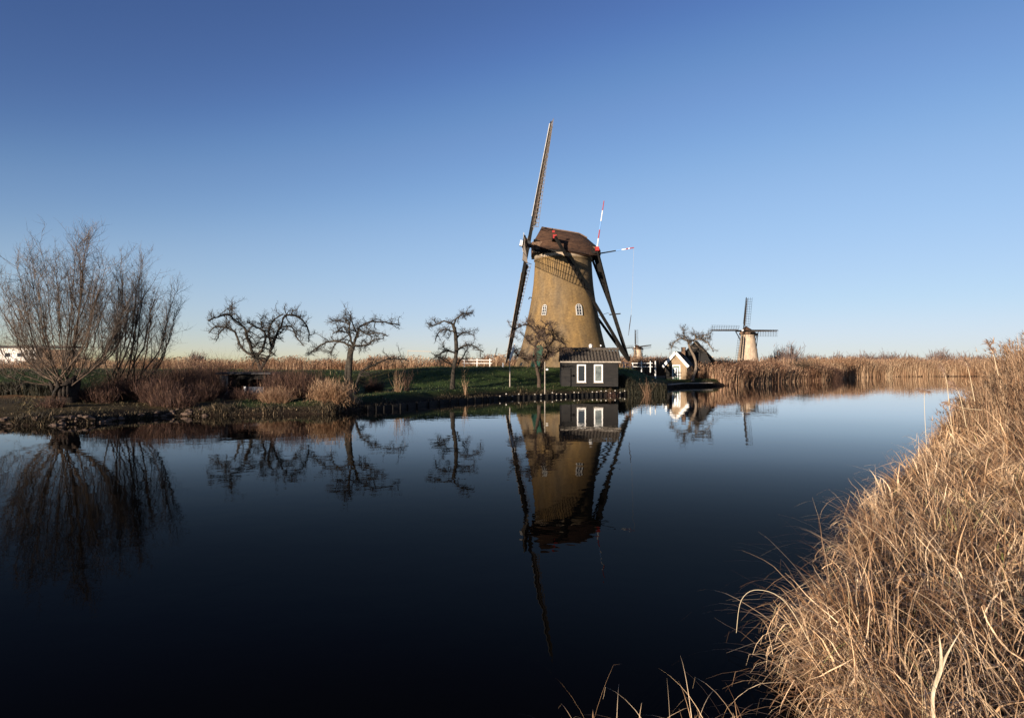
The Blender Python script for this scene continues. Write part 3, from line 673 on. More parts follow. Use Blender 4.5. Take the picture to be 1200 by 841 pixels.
for px in np.arange(784, 838, 5):
    q = shore_at(float(px)) + Vector((0, 0, .42))
    if prev: b.bar(prev, q, .35, .09)
    prev = q
tag(b.build('landing_plank', M['greywood'], loc=shore_at(784)), 'pale timber edging plank along the water in front of the cottage', 'plank')
# stones at the foot of the left bank
for i in range(64):
    px = random.uniform(-8, 175) if i < 48 else random.uniform(175, 250)
    q = shore_at(px); r_ = random.uniform(.06, .17)
    b = MB(); n_ = 9; prof = [(.02, -1), (.75, -.7), (1, -.1), (.85, .45), (.45, .8), (.02, .92)]
    b.lathe(prof, n_)
    b.v = [(v[0] * (1 + .25 * math.sin(v[2] * 3 + i + v[1] * 4)), v[1] * (1 + .25 * math.cos(v[0] * 3 + i * 2)), v[2] * .7) for v in b.v]
    o = b.build('stone', M['stone'], smooth=False); o.scale = (r_ * random.uniform(1, 1.6), r_, r_ * random.uniform(.7, 1.1)); o.rotation_euler = (random.uniform(-.3, .3), random.uniform(-.3, .3), random.uniform(0, 6))
    yy = q.y + random.uniform(-.15, .9); o.location = (q.x, yy, h1(q.x, yy) + r_ * .05)
    tag(o, 'brown rubble stone at the foot of the left bank near the pollard willow', 'stone', 'rubble stones along the left bank')

# ------------------------------------------------------------------ trees
def zoomf(x0, y0, sc): return lambda zx, zy: (x0 + zx / sc, y0 + zy / sc)
Z2 = zoomf(200, 340, 4.945); Z3 = zoomf(350, 350, 4.8); Z6 = zoomf(570, 360, 6.0); Z7 = zoomf(740, 330, 5.605); Z1 = zoomf(0, 260, 3.235)
def smooth_path(P, n_per=4, jit=0.0, rr=random):
    out = []
    for i in range(len(P) - 1):
        p0 = P[max(i - 1, 0)]; p1 = P[i]; p2 = P[i + 1]; p3 = P[min(i + 2, len(P) - 1)]
        for k in range(n_per):
            t = k / n_per
            q = .5 * ((2 * p1) + (p2 - p0) * t + (2 * p0 - 5 * p1 + 4 * p2 - p3) * t * t + (3 * p1 - p0 - 3 * p2 + p3) * t ** 3)
            if jit and i + k > 0: q = q + Vector((rr.uniform(-jit, jit), rr.uniform(-jit, jit), rr.uniform(-jit, jit)))
            out.append(q)
    out.append(P[-1]); return out
def twigs(mb, path, r0, rr, dens, ln, up, spread, depth=2, start=.15, thin=.006):
    """side shoots along a path"""
    L_ = sum((path[i + 1] - path[i]).length for i in range(len(path) - 1)); n = max(1, int(L_ * dens * 1.5 * rr.uniform(.8, 1.2)))
    for _ in range(n):
        f_ = start + (1 - start) * rr.random(); i = min(int(f_ * (len(path) - 1)), len(path) - 2)
        p = path[i].lerp(path[i + 1], rr.random()); t = (path[i + 1] - path[i]).normalized()
        d = (t * rr.uniform(.0, .8) + Vector((rr.gauss(0, 1), rr.gauss(0, 1), rr.gauss(0, 1))) * spread + Vector((0, 0, up * rr.uniform(.3, 1.3)))).normalized()
        l_ = ln * rr.uniform(.35, 1.25); K = 4; pts = [p]; 
        for k in range(K):
            d = (d + Vector((rr.gauss(0, .22), rr.gauss(0, .22), rr.gauss(0, .16) + up * .1))).normalized(); pts.append(pts[-1] + d * l_ / K)
        r_ = min(r0 * .6, thin * 1.75 * (1 + l_ * 1.0)); 
        mb.tube(pts, [r_ * (1 - .7 * k / K) for k in range(K + 1)], 3, cap=False)
        if depth > 1 and l_ > ln * .4: twigs(mb, pts, r_, rr, dens * .85, ln * .5, up, spread, depth - 1, .2, thin * .75)
def tree(name, label, cat, D, limbs, zf, trunk_r, seed, bark, twm, dens=6, ln=.5, up=.5, spread=.8, base_idx=1, depth=2, decay=1.0, group=None, ydepth=.5, thin=.006, jit=.04, zbase=None):
    """limbs: (radius start, radius end, [(zx,zy)...]) traced outlines; depth offsets invented"""
    rr = random.Random(seed)
    b0 = zf(*limbs[0][2][0]); P0 = at(b0[0], b0[1], D); gz = h1(P0.x, D); 
    root = empty(name, (P0.x, D, gz - .05), 0, label, cat, group)
    org = Vector((P0.x, D, gz - .05)); trunk = MB(); lb = MB(); tw = MB(); joints = []
    ydir = {}
    for li, (ra, rb, pts) in enumerate(limbs):
        W = []; side = rr.uniform(-1, 1)
        for i, (a, b_) in enumerate(pts):
            px, py = zf(a, b_)
            q = at(px, py, D)
            if li > 0 or i > 0:
                # nearest existing joint decides the starting depth
                if i == 0:
                    j = min(joints, key=lambda v: (v.x - q.x) ** 2 + (v.z - q.z) ** 2) if joints else q; q.y = j.y if (j.xz - q.xz).length < .8 else D
                else: q.y = W[-1].y + side * ydepth * (q - Vector((q.x, q.y, q.z)) + Vector((q.x - W[-1].x, 0, q.z - W[-1].z))).length
            if i > 0 or li > 0:
                q2 = at(px, py, q.y); q.x = q2.x; q.z = q2.z
            W.append(q)
        if li < base_idx: W[0].z = h1(W[0].x, W[0].y) - .15
        joints += W
        path = smooth_path(W, 4, jit * (0.5 if li < base_idx else 1), rr); n = len(path)
        rad = [ra + (rb - ra) * (k / (n - 1)) ** .8 for k in range(n)]
        if li < base_idx: rad[0] *= 1.45; rad[1] *= 1.15
        rad = [r_ * (1 + rr.uniform(-.12, .18)) for r_ in rad]
        (trunk if li < base_idx else lb).tube([p - org for p in path], rad, 8 if li < base_idx else 6)
        loc = [p - org for p in path]
        if li >= base_idx or len(limbs) == 1: twigs(tw, loc, rb * 2.5, rr, dens, ln, up, spread, depth, thin=thin)
        # secondary limbs
        if li >= base_idx:
            for _ in range(int(n / 1.2)):
                i = rr.randrange(2, n - 1); d = Vector((rr.gauss(0, 1), rr.gauss(0, 1), rr.gauss(.15, .6))).normalized()
                K = 6; pts2 = [loc[i]]; l_ = ln * rr.uniform(1.0, 2.6)
                for k in range(K):
                    d = (d + Vector((rr.gauss(0, .35), rr.gauss(0, .35), rr.gauss(0, .3)))).normalized(); pts2.append(pts2[-1] + d * l_ / K)
                lb.tube(pts2, [rad[i] * .5 * (1 - .75 * k / K) + .006 for k in range(K + 1)], 4)
                twigs(tw, pts2, rad[i] * .4, rr, dens, ln * .8, up, spread, depth, thin=thin)
    trunk.build('trunk', bark, root, smooth=True)
    if lb.v: lb.build('branches', bark, root, smooth=True)
    tw.build('twigs', twm, root)
    return root
T1 = [(.2, .16, [(518, 560), (520, 500), (522, 450)]),
      (.15, .08, [(520, 455), (490, 390), (440, 360), (400, 310), (375, 240)]), (.13, .06, [(490, 390), (460, 320), (440, 260), (425, 215), (380, 180), (330, 140), (270, 155), (215, 175)]),
      (.12, .06, [(495, 390), (530, 340), (550, 280), (540, 240), (500, 215), (440, 180)]),
      (.14, .05, [(525, 450), (570, 380), (585, 330), (620, 240), (640, 210), (660, 150), (720, 150), (770, 180), (800, 240), (800, 300)]),
      (.1, .05, [(585, 330), (565, 250), (575, 220), (600, 170), (650, 140)]), (.07, .04, [(375, 240), (330, 220), (260, 210), (220, 250)]), (.08, .04, [(640, 210), (700, 215), (730, 270), (770, 320)]),
      (.06, .03, [(330, 200), (290, 240), (260, 300)]), (.06, .03, [(540, 240), (520, 180), (540, 150)]), (.05, .02, [(355, 145), (357, 110), (355, 70)])]
tree('apple_tree', 'old spreading apple tree with twin V shaped stems behind the low black boathouse', 'tree', 60, T1, Z2, .2, 11, M['bark_apple'], M['twig_apple'], dens=6.5, ln=.62, up=.6, base_idx=1)
T2 = [(.2, .15, [(303, 545), (300, 500), (285, 440), (290, 340), (305, 265)]), (.14, .1, [(268, 520), (268, 440), (275, 350), (290, 275)]),
      (.08, .035, [(305, 270), (285, 200), (285, 140), (250, 110)]), (.1, .03, [(305, 265), (330, 200), (340, 160), (400, 130), (480, 130), (570, 150)]),
      (.09, .03, [(295, 270), (240, 240), (160, 245), (100, 280), (60, 310)]), (.07, .03, [(310, 262), (380, 262), (430, 230), (480, 220)]), (.06, .02, [(330, 195), (300, 130), (290, 70)]),
      (.06, .03, [(285, 200), (230, 180), (190, 200)]), (.1, .03, [(322, 500), (345, 430), (375, 395), (430, 370), (490, 345), (560, 335), (620, 350)]), (.04, .02, [(205, 250), (180, 300), (185, 320)]),
      (.06, .03, [(335, 165), (380, 200), (440, 190), (500, 210)]), (.05, .02, [(290, 140), (220, 125), (180, 130)])]
tree('apple_tree', 'wind bent apple tree with two dark trunks beside the pale straw clump', 'tree', 45.5, T2, Z3, .2, 12, M['bark_apple'], M['twig_apple'], dens=9, ln=.45, up=.4, base_idx=2, thin=.005)
T3 = [(.17, .13, [(865, 500), (868, 440), (870, 400), (885, 320), (885, 230), (880, 180), (865, 140)]), (.08, .03, [(865, 140), (820, 125), (760, 150), (735, 150)]),
      (.08, .03, [(870, 150), (890, 110), (930, 85), (965, 95)]), (.07, .03, [(885, 220), (930, 190), (990, 210)]), (.08, .03, [(890, 290), (940, 260), (990, 270), (1040, 300)]),
      (.07, .03, [(885, 310), (830, 290), (790, 320)]), (.07, .03, [(870, 370), (820, 350), (790, 330), (800, 380)]), (.06, .03, [(890, 390), (920, 330), (950, 280)]), (.06, .03, [(880, 190), (830, 170), (780, 200), (770, 240)])]
tree('apple_tree', 'narrow tiered apple tree standing left of the lower sail of the large mill', 'tree', 52, T3, Z3, .2, 13, M['bark_apple'], M['twig_apple'], dens=11, ln=.42, up=.35, base_idx=1, thin=.005)
T4 = [(.17, .13, [(370, 545), (370, 500), (360, 450), (350, 410)]), (.12, .04, [(350, 420), (345, 350), (345, 280), (370, 220), (340, 160), (280, 120), (210, 150), (175, 210)]),
      (.12, .04, [(372, 490), (385, 440), (400, 380), (425, 340), (430, 280), (400, 200), (430, 110), (470, 160)]), (.08, .03, [(420, 370), (440, 340), (500, 310), (560, 280), (520, 230)]),
      (.08, .03, [(345, 350), (290, 360), (240, 350), (190, 300), (150, 300)]), (.06, .03, [(430, 280), (480, 230), (550, 260)]), (.06, .03, [(345, 280), (290, 240), (240, 170)]), (.06, .03, [(400, 200), (460, 190), (480, 220)]),
      (.05, .03, [(370, 220), (390, 170), (360, 140)])]
tree('apple_tree', 'gnarled brown apple tree in front of the green door of the large mill', 'tree', 58, T4, Z6, .2, 14, mat('brown_bark', (.03, .02, .014), (.08, .055, .038), 6, .95, .4, 25), mat('brown_twig', None, island=[(0, (.03, .02, .015)), (1, (.11, .075, .055))]), dens=13, ln=.46, up=.3, base_idx=1, thin=.0055)
T5 = [(.2, .13, [(400, 650), (408, 620), (425, 560), (415, 500), (385, 440), (375, 405)]), (.12, .04, [(375, 405), (400, 385), (460, 380), (500, 400), (540, 460)]), (.09, .04, [(375, 400), (330, 370), (280, 400), (260, 440)]),
      (.07, .03, [(385, 395), (345, 350), (345, 300)]), (.07, .03, [(460, 380), (480, 350), (520, 360)]), (.07, .03, [(400, 385), (450, 430), (490, 470)]), (.06, .03, [(420, 385), (420, 350), (400, 340)])]
tree('apple_tree', 'pale trunked old tree with flat dark crown in front of the black barn', 'tree', 85.5, T5, Z7, .2, 15, M['bark_pale'], M['twig_apple'], dens=8, ln=.6, up=.5, base_idx=1, thin=.009)

# pollard willow and its neighbour
def willow(name, label, D, head, trunk, tips, zf, seed, trunk_r, ext=7, dens=4.0):
    rr = random.Random(seed); px, py = zf(*head); Hc = at(px, py, D); bx = at(*zf(*trunk), D); gz = h1(bx.x, D)
    org = Vector((bx.x, D, gz - .1)); root = empty(name, org, 0, label, 'tree')
    if trunk_r:
        pts = smooth_path([Vector((0, 0, -.1)), Vector((.05, 0, (Hc.z - org.z) * .5)), Hc - org], 4, .03, rr); n = len(pts)
        MB().tube(pts, [trunk_r * (1.15 - .35 * math.sin(math.pi * k / (n - 1)) + .25 * (k / (n - 1)) ** 2) * (1 + rr.uniform(-.1, .1)) for k in range(n)], 12).build('trunk', M['bark_dark'], root, smooth=True)
        kb = MB()
        for _ in range(12):
            a = rr.uniform(0, 6.28); q = Hc - org + Vector((math.cos(a) * trunk_r, math.sin(a) * trunk_r, rr.uniform(-.35, .15)))
            kb.tube([q - Vector((0, 0, .3)), q, q + Vector((math.cos(a) * .15, math.sin(a) * .15, .3))], [.05, .13, .04], 7)
        kb.build('pollard_knuckles', M['bark_dark'], root, smooth=True)
    poles = MB(); tw = MB()
    for (tx, ty, b0) in tips:
        tp = at(*zf(tx, ty), D); tp.y += rr.uniform(-2.2, 2.2)
        if b0: s0 = at(*zf(*b0), D); s0.z = max(s0.z, h1(s0.x, D) - .1)
        else: s0 = Hc + Vector((rr.uniform(-1, 1) * trunk_r * .8, rr.uniform(-.4, .4), rr.uniform(-.1, .1)))
        dv = tp - s0; mid = s0 + dv * .35 + Vector((dv.x * .2, dv.y * .2, -.05 * abs(dv.x))); mid2 = s0 + dv * .7 + Vector((dv.x * .08, 0, 0))
        path = [p - org for p in smooth_path([s0, mid, mid2, tp], 5, .03, rr)]; n = len(path); r0 = rr.uniform(.03, .058)
        poles.tube(path, [r0 * (1 - .88 * k / (n - 1)) for k in range(n)], 5)
        # forked secondary poles
        for _ in range(6):
            i = rr.randrange(3, n - 4); d = (path[i + 1] - path[i]).normalized(); d = (d + Vector((rr.gauss(0, .42), rr.gauss(0, .42), 0))).normalized()
            l_ = (path[-1] - path[i]).length * rr.uniform(.5, .85); K = 8; pts = [path[i]]
            for k in range(K): d = (d + Vector((rr.gauss(0, .06), rr.gauss(0, .06), .09))).normalized(); pts.append(pts[-1] + d * l_ / K)
            poles.tube(pts, [r0 * .5 * (1 - .85 * k / K) for k in range(K + 1)], 4)
            twigs(tw, pts, r0 * .4, rr, dens * .8, .85, .7, .6, 2, .25, .0024)
        twigs(tw, path, r0 * .5, rr, dens * 1.2, 1.1, .75, .6, 2, .12, .0026)
    poles.build('branches', M['bark_pale'] if False else mat('willow_pole', (.022, .016, .012), (.11, .075, .05), 5, .9), root, smooth=True)
    tw.build('twigs', M['twig'], root)
rr = random.Random(5)
tips1 = [(20, 330, None), (45, 270, None), (115, 165, None), (165, 115, None), (205, 130, None), (262, 40, None), (300, 90, None), (335, 50, None), (380, 85, None), (440, 180, None), (400, 150, None),
         (0, 430, None), (235, 100, None), (350, 130, None), (75, 330, None), (460, 300, None), (150, 220, None), (290, 190, None), (-10, 520, None), (410, 260, None), (10, 380, None), (80, 235, None), (140, 150, None), (430, 230, None), (480, 260, None), (30, 300, None), (495, 350, None), (470, 215, None), (5, 480, None), (500, 300, None)]
willow('pollard_willow', 'large pollard willow with thick black trunk and long bare shoots at the left bank', 37, (248, 625), (258, 700), tips1, Z1, 21, .58, dens=4.2)
tips2 = [(475, 100, (430, 610)), (525, 155, (455, 600)), (545, 230, (470, 600)), (590, 195, (500, 600)), (615, 235, (520, 600)), (655, 275, (540, 600)), (690, 370, (550, 600)), (450, 230, (420, 600)),
         (500, 290, (450, 600)), (570, 330, (510, 610)), (640, 390, (545, 610)), (425, 215, (425, 600)), (400, 280, (415, 605)), (570, 260, (480, 600)), (635, 320, (530, 600)), (500, 180, (445, 600))]
willow('willow', 'many stemmed bare willow leaning right out of the brambles beside the pollard willow', 40, (480, 600), (480, 640), tips2, Z1, 22, 0, dens=4.2)

# ------------------------------------------------------------------ shrubs
def shrub(px, D, w, h, n, m, label, name='shrub', cat='shrub', lean=.7, width=.018, curve=.8, segs=5, dome=True, base_r=.5, z0=None, dy=None):
    cx = (px - 600) / F * D; gz = h1(cx, D) if z0 is None else z0; dy = dy or w * .6
    a = U(0, 2 * np.pi, n); r_ = np.sqrt(U(0, 1, n)); bx = cx + np.cos(a) * r_ * w * base_r; by = D + np.sin(a) * r_ * dy * base_r
    K_ = 7; ka_ = U(0, 6.28, K_); kr = np.sqrt(U(0, 1, K_)); kx = cx + np.cos(ka_) * kr * w * base_r; ky = D + np.sin(ka_) * kr * dy * base_r; kh = U(.45, 1.15, K_); kh[0] = 1.1
    j_ = rng.integers(0, K_, n); mixf = U(.35, 1, n); bx = bx + (kx[j_] - bx) * mixf * .75; by = by + (ky[j_] - by) * mixf * .75
    az = a + rng.normal(0, .8, n); ln = h * U(.5, 1.15, n) * kh[j_] * (1 - .2 * r_ if dome else 1)
    bz = height(bx, by) if z0 is None else np.full(n, gz)
    V, Q, P_ = ribbon_arrays(np.stack([bx, by, bz - .05], 1), az, ln, U(0, lean, n), U(0, curve, n), width * U(.6, 1.4, n), segs, 1.2, U(-1.5, 1.5, n), None, .14)
    parts = [(V, Q)]
    # side twigs from the blades' joints
    idx = rng.integers(2, segs + 1, n * 2); who = rng.integers(0, n, n * 2); B = P_[who, idx]
    V2, Q2, _ = ribbon_arrays(B, U(0, 6.28, n * 2), h * U(.1, .35, n * 2), U(.1, 1.3, n * 2), U(-.4, .5, n * 2), width * .6 * U(.6, 1.3, n * 2), 3, 1.2, U(-1.5, 1.5, n * 2))
    V, Q = merge([(V, Q), (V2, Q2)])
    o = np_mesh(name, V, Q, m, loc=(cx, D, gz)); return tag(o, label, cat)
G = 'shrubs and brambles on the left bank'
for s_ in [
    (150, 41, 3.2, 1.7, 2600, M['bramble'], 'dark brown bramble thicket under the leaning willow stems', ),
    (185, 39, 3.0, 1.5, 2200, M['bramble'], 'low tangled bramble at the water right of the willow stems'),
    (213, 47, 2.8, 2.2, 3400, M['bramble'], 'rounded rusty red bush left of the low boathouse roof'),
    (238, 43, 2.8, 1.8, 2400, M['bramble'], 'dusky bramble mound touching the left end of the boathouse'),
    (248, 52, 2.6, 2.7, 2000, M['bramble'], 'tall dark brown bush behind the left end of the boathouse'),
    (342, 43, 3.4, 2.0, 3600, M['bramble'], 'broad reddish brown bush right of the boathouse'),
    (322, 40, 1.8, 1.1, 1500, M['reed_red'], 'low tawny tuft in front of the right end of the boathouse'),
    (438, 48, 1.4, 1.0, 900, M['bramble'], 'small bramble beside the low limb of the two trunked apple tree'),
    (205, 37, 2.8, 1.1, 1500, M['bramble'], 'lowest bramble hanging over the water left of the boathouse'),
    (115, 38, 2.4, 1.2, 1500, M['bramble'], 'thin brown bramble right of the pollard willow trunk'),
    (285, 41.5, 2.6, .75, 1400, M['bramble'], 'flat dark bramble at the water in front of the boathouse'),
    (132, 39.5, 1.8, 1.6, 900, M['bramble'], 'upright brown scrub just right of the pollard willow'),
    (168, 44, 3.6, 2.3, 2200, M['bramble'], 'dark tangled scrub behind the leaning willow stems'),
    (232, 40, 2.2, 1.2, 1300, M['bramble'], 'low dark scrub between two brambles left of the boathouse'),
    (300, 52, 3.0, 2.2, 1500, M['bramble'], 'tawny scrub behind the boathouse roof under the apple tree'),
    (365, 46, 2.2, 1.5, 1500, M['bramble'], 'dark reddish scrub behind the pale golden straw clump'),
    (60, 34.5, 1.6, .7, 500, M['bramble'], 'low brown scrub on the stones left of the pollard trunk'),
    (945, 116, 6, 3.2, 1500, M['hedge'], 'dark arching bush above the reeds on the far bend'),
    (975, 121, 3.2, 2.8, 900, M['bramble'], 'brown leafless bush beside the dark arching bush on the far bend')]:
    shrub(*s_)
tag(shrub(386, 39.4, 1.9, 1.35, 1900, M['reed'], 'pale golden straw clump drooping to the water left of the two trunked apple tree', lean=.5, curve=2.0, width=.03, name='straw_clump', cat='grass clump'))
tag(shrub(410, 40.5, 1.2, .8, 500, M['straw'], 'smaller ragged straw tuft at the foot of the two trunked apple tree', lean=.6, curve=1.8, width=.025, name='straw_clump', cat='grass clump'))
shrub(465, 46.5, .55, 1.7, 45, M['reed'], 'slim tuft of pale dry stems on the lawn between two apple trees', name='dry_stem_tuft', cat='dry stems', lean=.25, curve=.3)
shrub(476, 47.5, .6, 2.0, 50, M['bramble'], 'thin brown stems just right of the slim pale tuft', name='dry_stem_tuft', cat='dry stems', lean=.35, curve=.3)
shrub(546, 50.5, .4, 2.1, 28, M['reed'], 'tall pale stems right of the narrow tiered apple tree', name='dry_stem_tuft', cat='dry stems', lean=.15, curve=.2)
shrub(758, 60.6, .45, 1.9, 90, M['reed_red'], 'brown upright stem bundle in front of the dark hedge', name='dry_stem_tuft', cat='dry stems', lean=.12, curve=.2)
shrub(717, 58.9, 1.3, 1.3, 70, M['bramble'], 'brown stems climbing the right end of the shed wall', name='dry_stem_tuft', cat='dry stems', lean=.3, curve=.3)
shrub(806, 86, .8, 1.5, 220, M['reed'], 'pale straw tuft between the cottage corner and the pale tree trunk', name='dry_stem_tuft', cat='dry stems', lean=.3, curve=.5)

def hedge(pxa, pxb, D, h, n, label, th=1.0):
    xa, xb = (pxa - 600) / F * D, (pxb - 600) / F * D
    bx = U(xa, xb, n); by = D + U(-th / 2, th / 2, n); gz = height(bx, by); z = gz + h * U(-.05, .97, n) ** .8 * (1 + .08 * np.sin(bx * 2.1))
    V1, Q1, _ = ribbon_arrays(np.stack([bx, by, np.nan_to_num(z, nan=.8)], 1), U(0, 6.28, n), U(.1, .35, n), U(0, 1.8, n), U(-.5, .8, n), U(.02, .06, n), 2)
    k = n // 5
    bx = U(xa, xb, k); by = D + U(-th / 2, th / 2, k)
    V2, Q2, _ = ribbon_arrays(np.stack([bx, by, height(bx, by)], 1), U(0, 6.28, k), h * U(.7, 1.15, k), U(0, .25, k), U(-.2, .3, k), U(.02, .05, k), 2)
    V, Q = merge([(V1, Q1), (V2, Q2)])
    cx = (xa + xb) / 2; tag(np_mesh('hedge', V, Q, M['hedge'], loc=(cx, D, h1(cx, D))), label, 'hedge')
hedge(726, 780, 61.5, 1.35, 9000, 'dark hedge running from the tiled shed to the cottage')
hedge(829, 850, 96, 2.2, 4000, 'black green hedge between the barn and the reeds')
hedge(-60, 68, 45, .75, 9000, 'low dark leafy strip at the foot of the green slope behind the pollard willow', 1.2)  # low dark band of leaf blades along the slope foot

# ------------------------------------------------------------------ reeds (stuff)
def reedbed(name, pts, n, h, m, width=.05, plume=True, lab=None, end=1.0):
    """pts: polygon strip given by front line and depth: list of (x, y, depth)"""
    A = np.array(pts); seg = np.hypot(np.diff(A[:, 0]), np.diff(A[:, 1])); cs = np.concatenate([[0], np.cumsum(seg)])
    s = U(0, cs[-1], n); x = np.interp(s, cs, A[:, 0]); y = np.interp(s, cs, A[:, 1]); dp = np.interp(s, cs, A[:, 2])
    q = U(0, 1, n) ** 1.3 * dp
    i = np.clip(np.searchsorted(cs, s) - 1, 0, len(seg) - 1); tx = np.diff(A[:, 0])[i] / seg[i]; ty = np.diff(A[:, 1])[i] / seg[i]
    x = x - ty * q; y = y + tx * q
    z = np.maximum(height(x, y), -.3)
    hh = h * (1 + (end - 1) * (s / cs[-1]) ** 1.5) * U(.6, 1.15, n) * (1 + .12 * np.sin(x * .35 + 1) + .08 * np.sin(x * 1.1 + y * .3) + .05 * np.sin(x * 3.1))
    V1, Q1, P1 = ribbon_arrays(np.stack([x, y, z], 1), U(0, 6.28, n), hh, U(0, .12, n), U(0, .35, n), width * U(.5, 1.4, n), 3, 1.5, U(-1.5, 1.5, n))
    parts = [(V1, Q1)]
    k = n // 2; B = P1[:k, -1]
    V2, Q2, _ = ribbon_arrays(B - np.array([0, 0, .05]), U(-.6, 1.0, k), U(.2, .45, k), U(.2, .8, k), U(.3, 1.2, k), width * 1.9 * U(.6, 1.2, k), 2, 1.3, U(-1.5, 1.5, k)); parts.append((V2, Q2))
    B = P1[:, 1] + (P1[:, 2] - P1[:, 1]) * U(0, 1, n)[:, None]
    V3, Q3, _ = ribbon_arrays(B, U(0, 6.28, n), U(.3, .7, n), U(.3, .9, n), U(.2, 1.2, n), width * .7 * U(.6, 1.2, n), 2); parts.append((V3, Q3))
    V, Q = merge(parts); tag(np_mesh(name, V, Q, m, loc=(float(A[0, 0]), float(A[0, 1]), 0)), lab, 'reeds', kind='stuff')
ls = [Vector((a, b, 0)) for a, b in LS]
def shore_strip(pa, pb, depth, off=0.0):
    out = []
    for px in np.linspace(pa, pb, 24):
        q = shore_at(float(px)); out.append((q.x, q.y + off, depth))
    return out
reedbed('reed_bed', shore_strip(850, 1000, 9), 26000, 2.05, M['reed_red'], .06, lab='rusty brown reeds on the bend below the pale windmill', end=.6)
reedbed('reed_bed', shore_strip(985, 1150, 7) + [(150, 157, 7), (200, 161, 7)], 26000, 2.8, M['reed'], .075, lab='golden reeds lining the far straight shore')
reedbed('reed_bed', [(-115, 112, 10), (-50, 96, 9), (-20, 92, 9), (-4, 93, 9), (3, 96, 6)], 26000, 2.35, M['reed'], .065, lab='orange brown reeds behind the green dike on the left')
reedbed('reed_bed', [(13, 98, 8), (22, 104, 8), (36, 112, 8)], 9000, 2.3, M['reed'], .06, lab='orange reeds behind the footbridge railing')
reedbed('reed_bed', [(-150, 200, 14), (0, 190, 14), (60, 185, 14), (150, 195, 14), (230, 210, 14)], 22000, 2.9, M['reed_red'], .12, lab='distant reed fields beyond the mills')

# distant bushes on the horizon
random.seed(9)
kinds = [('distant rounded leafless thicket on the horizon', M['farwood']), ('distant low brown scrub on the horizon', M['farwood'])]
k = 0
for px, D, w, h in [(905, 300, 7, 4.2), (915, 310, 6, 6.5), (925, 290, 5, 7), (985, 330, 9, 5), (1008, 360, 10, 5.5), (1022, 350, 8, 5), (1040, 380, 12, 6), (1062, 370, 10, 5.2), (1080, 420, 12, 5), (1100, 330, 8, 6.6), (1118, 400, 12, 5.6),
                    (1135, 420, 12, 6), (1150, 430, 12, 6), (1165, 420, 12, 5), (770, 420, 14, 5.5), (783, 440, 12, 5), (762, 400, 10, 4.5), (725, 460, 10, 4.8), (455, 330, 6, 4.8), (440, 420, 12, 4.5), (520, 460, 12, 5.5), (535, 480, 14, 5), (560, 500, 14, 4.6), (572, 420, 4, 5.5),
                    (592, 450, 8, 5.2), (380, 420, 14, 4.6), (345, 400, 12, 4.5), (230, 260, 6, 4.6), (90, 240, 8, 4.8), (948, 350, 12, 5), (1050, 520, 25, 6), (1000, 560, 25, 6.5), (960, 540, 22, 6)]:
    n = 420; X = (px - 600) / F * D
    shrub(px, D, w, h * 1.45, n, M['farwood'], '', name='distant_bush', width=.0011 * D, lean=.7, curve=.4, z0=.9)
    o = bpy.context.scene.collection.objects[-1] if False else None
    k += 1
far = [o for o in C.objects if o.name.startswith('distant_bush')]
for o in far:
    p = o.location; pxx = 600 + F * p.x / p.y
    where = ('left of the large mill' if pxx < 600 else 'between the large mill and the cottage' if pxx < 800 else 'right of the pale windmill' if pxx < 1000 else 'above the far golden reeds')
    tag(o, 'hazy leafless bush on the horizon ' + where, 'bush', 'hazy bushes on the horizon ' + where)

# ------------------------------------------------------------------ lawn and bank tufts (stuff)
n = 60000
x = U(-48, 20, n); y = U(29, 78, n); ok = ~inside(x, y, river) & (seg_dist(x, y, left_shore) > 1.4); x, y = x[ok], y[ok]; n = len(x)
dlx = seg_dist(x, y, left_shore); green_ok = (np.minimum(seg_dist(x, y, dike), np.hypot(x - 5.8, y - 77) - 6) < 13) | (x > -16)
xg, yg = x[green_ok], y[green_ok]; n = len(xg)
V, Q, _ = ribbon_arrays(np.stack([xg, yg, height(xg, yg) - .02], 1), U(0, 6.28, n), U(.08, .2, n), U(0, .7, n), U(0, 1, n), U(.02, .05, n), 2)
tag(np_mesh('lawn_grass', V, Q, M['lawn'], loc=(0, 60, 0)), 'short dark green grass on the mound and dike', 'grass', kind='stuff')
n = 26000; x = U(-48, -8, n); y = U(30, 50, n); ok = ~inside(x, y, river) & (seg_dist(x, y, left_shore) > .6) & (seg_dist(x, y, left_shore) < 14); x, y = x[ok], y[ok]; n = len(x)
V, Q, _ = ribbon_arrays(np.stack([x, y, height(x, y) - .02], 1), U(0, 6.28, n), U(.04, .2, n) * (.4 + .9 * (np.sin(x * 1.3) * np.sin(y * 1.7 + x) > 0)), U(0, .9, n), U(0, 1, n), U(.015, .04, n), 2)
tag(np_mesh('rough_turf', V, Q, M['turf'], loc=(-20, 38, 0)), 'rough olive brown turf around the pollard willow', 'grass', kind='stuff')
# dead grass fringe along the left shore
n = 22000; s = U(0, 1, n); pxs = -60 + s * 900
order = np.interp(pxs, [p[0] for p in left_px], np.arange(len(LS)))
lx = np.interp(order, np.arange(len(LS)), [p[0] for p in LS]); ly = np.interp(order, np.arange(len(LS)), [p[1] for p in LS])
off = np.abs(rng.normal(0, .9, n)) + .12; yb = ly + off; clump = .5 + .5 * np.sin(lx * 1.7) * np.sin(lx * .61 + 2)
V, Q, _ = ribbon_arrays(np.stack([lx, yb, height(lx, yb) - .03], 1), U(0, 6.28, n), U(.06, .42, n) * (.25 + clump ** 2 * 1.1), U(0, .8, n), U(.2, 1.6, n), U(.015, .035, n), 3)
tag(np_mesh('bank_grass', V, Q, M['bank_grass'], loc=(0, 45, 0)), 'dead brown grass fringe along the far water edge', 'grass', kind='stuff')

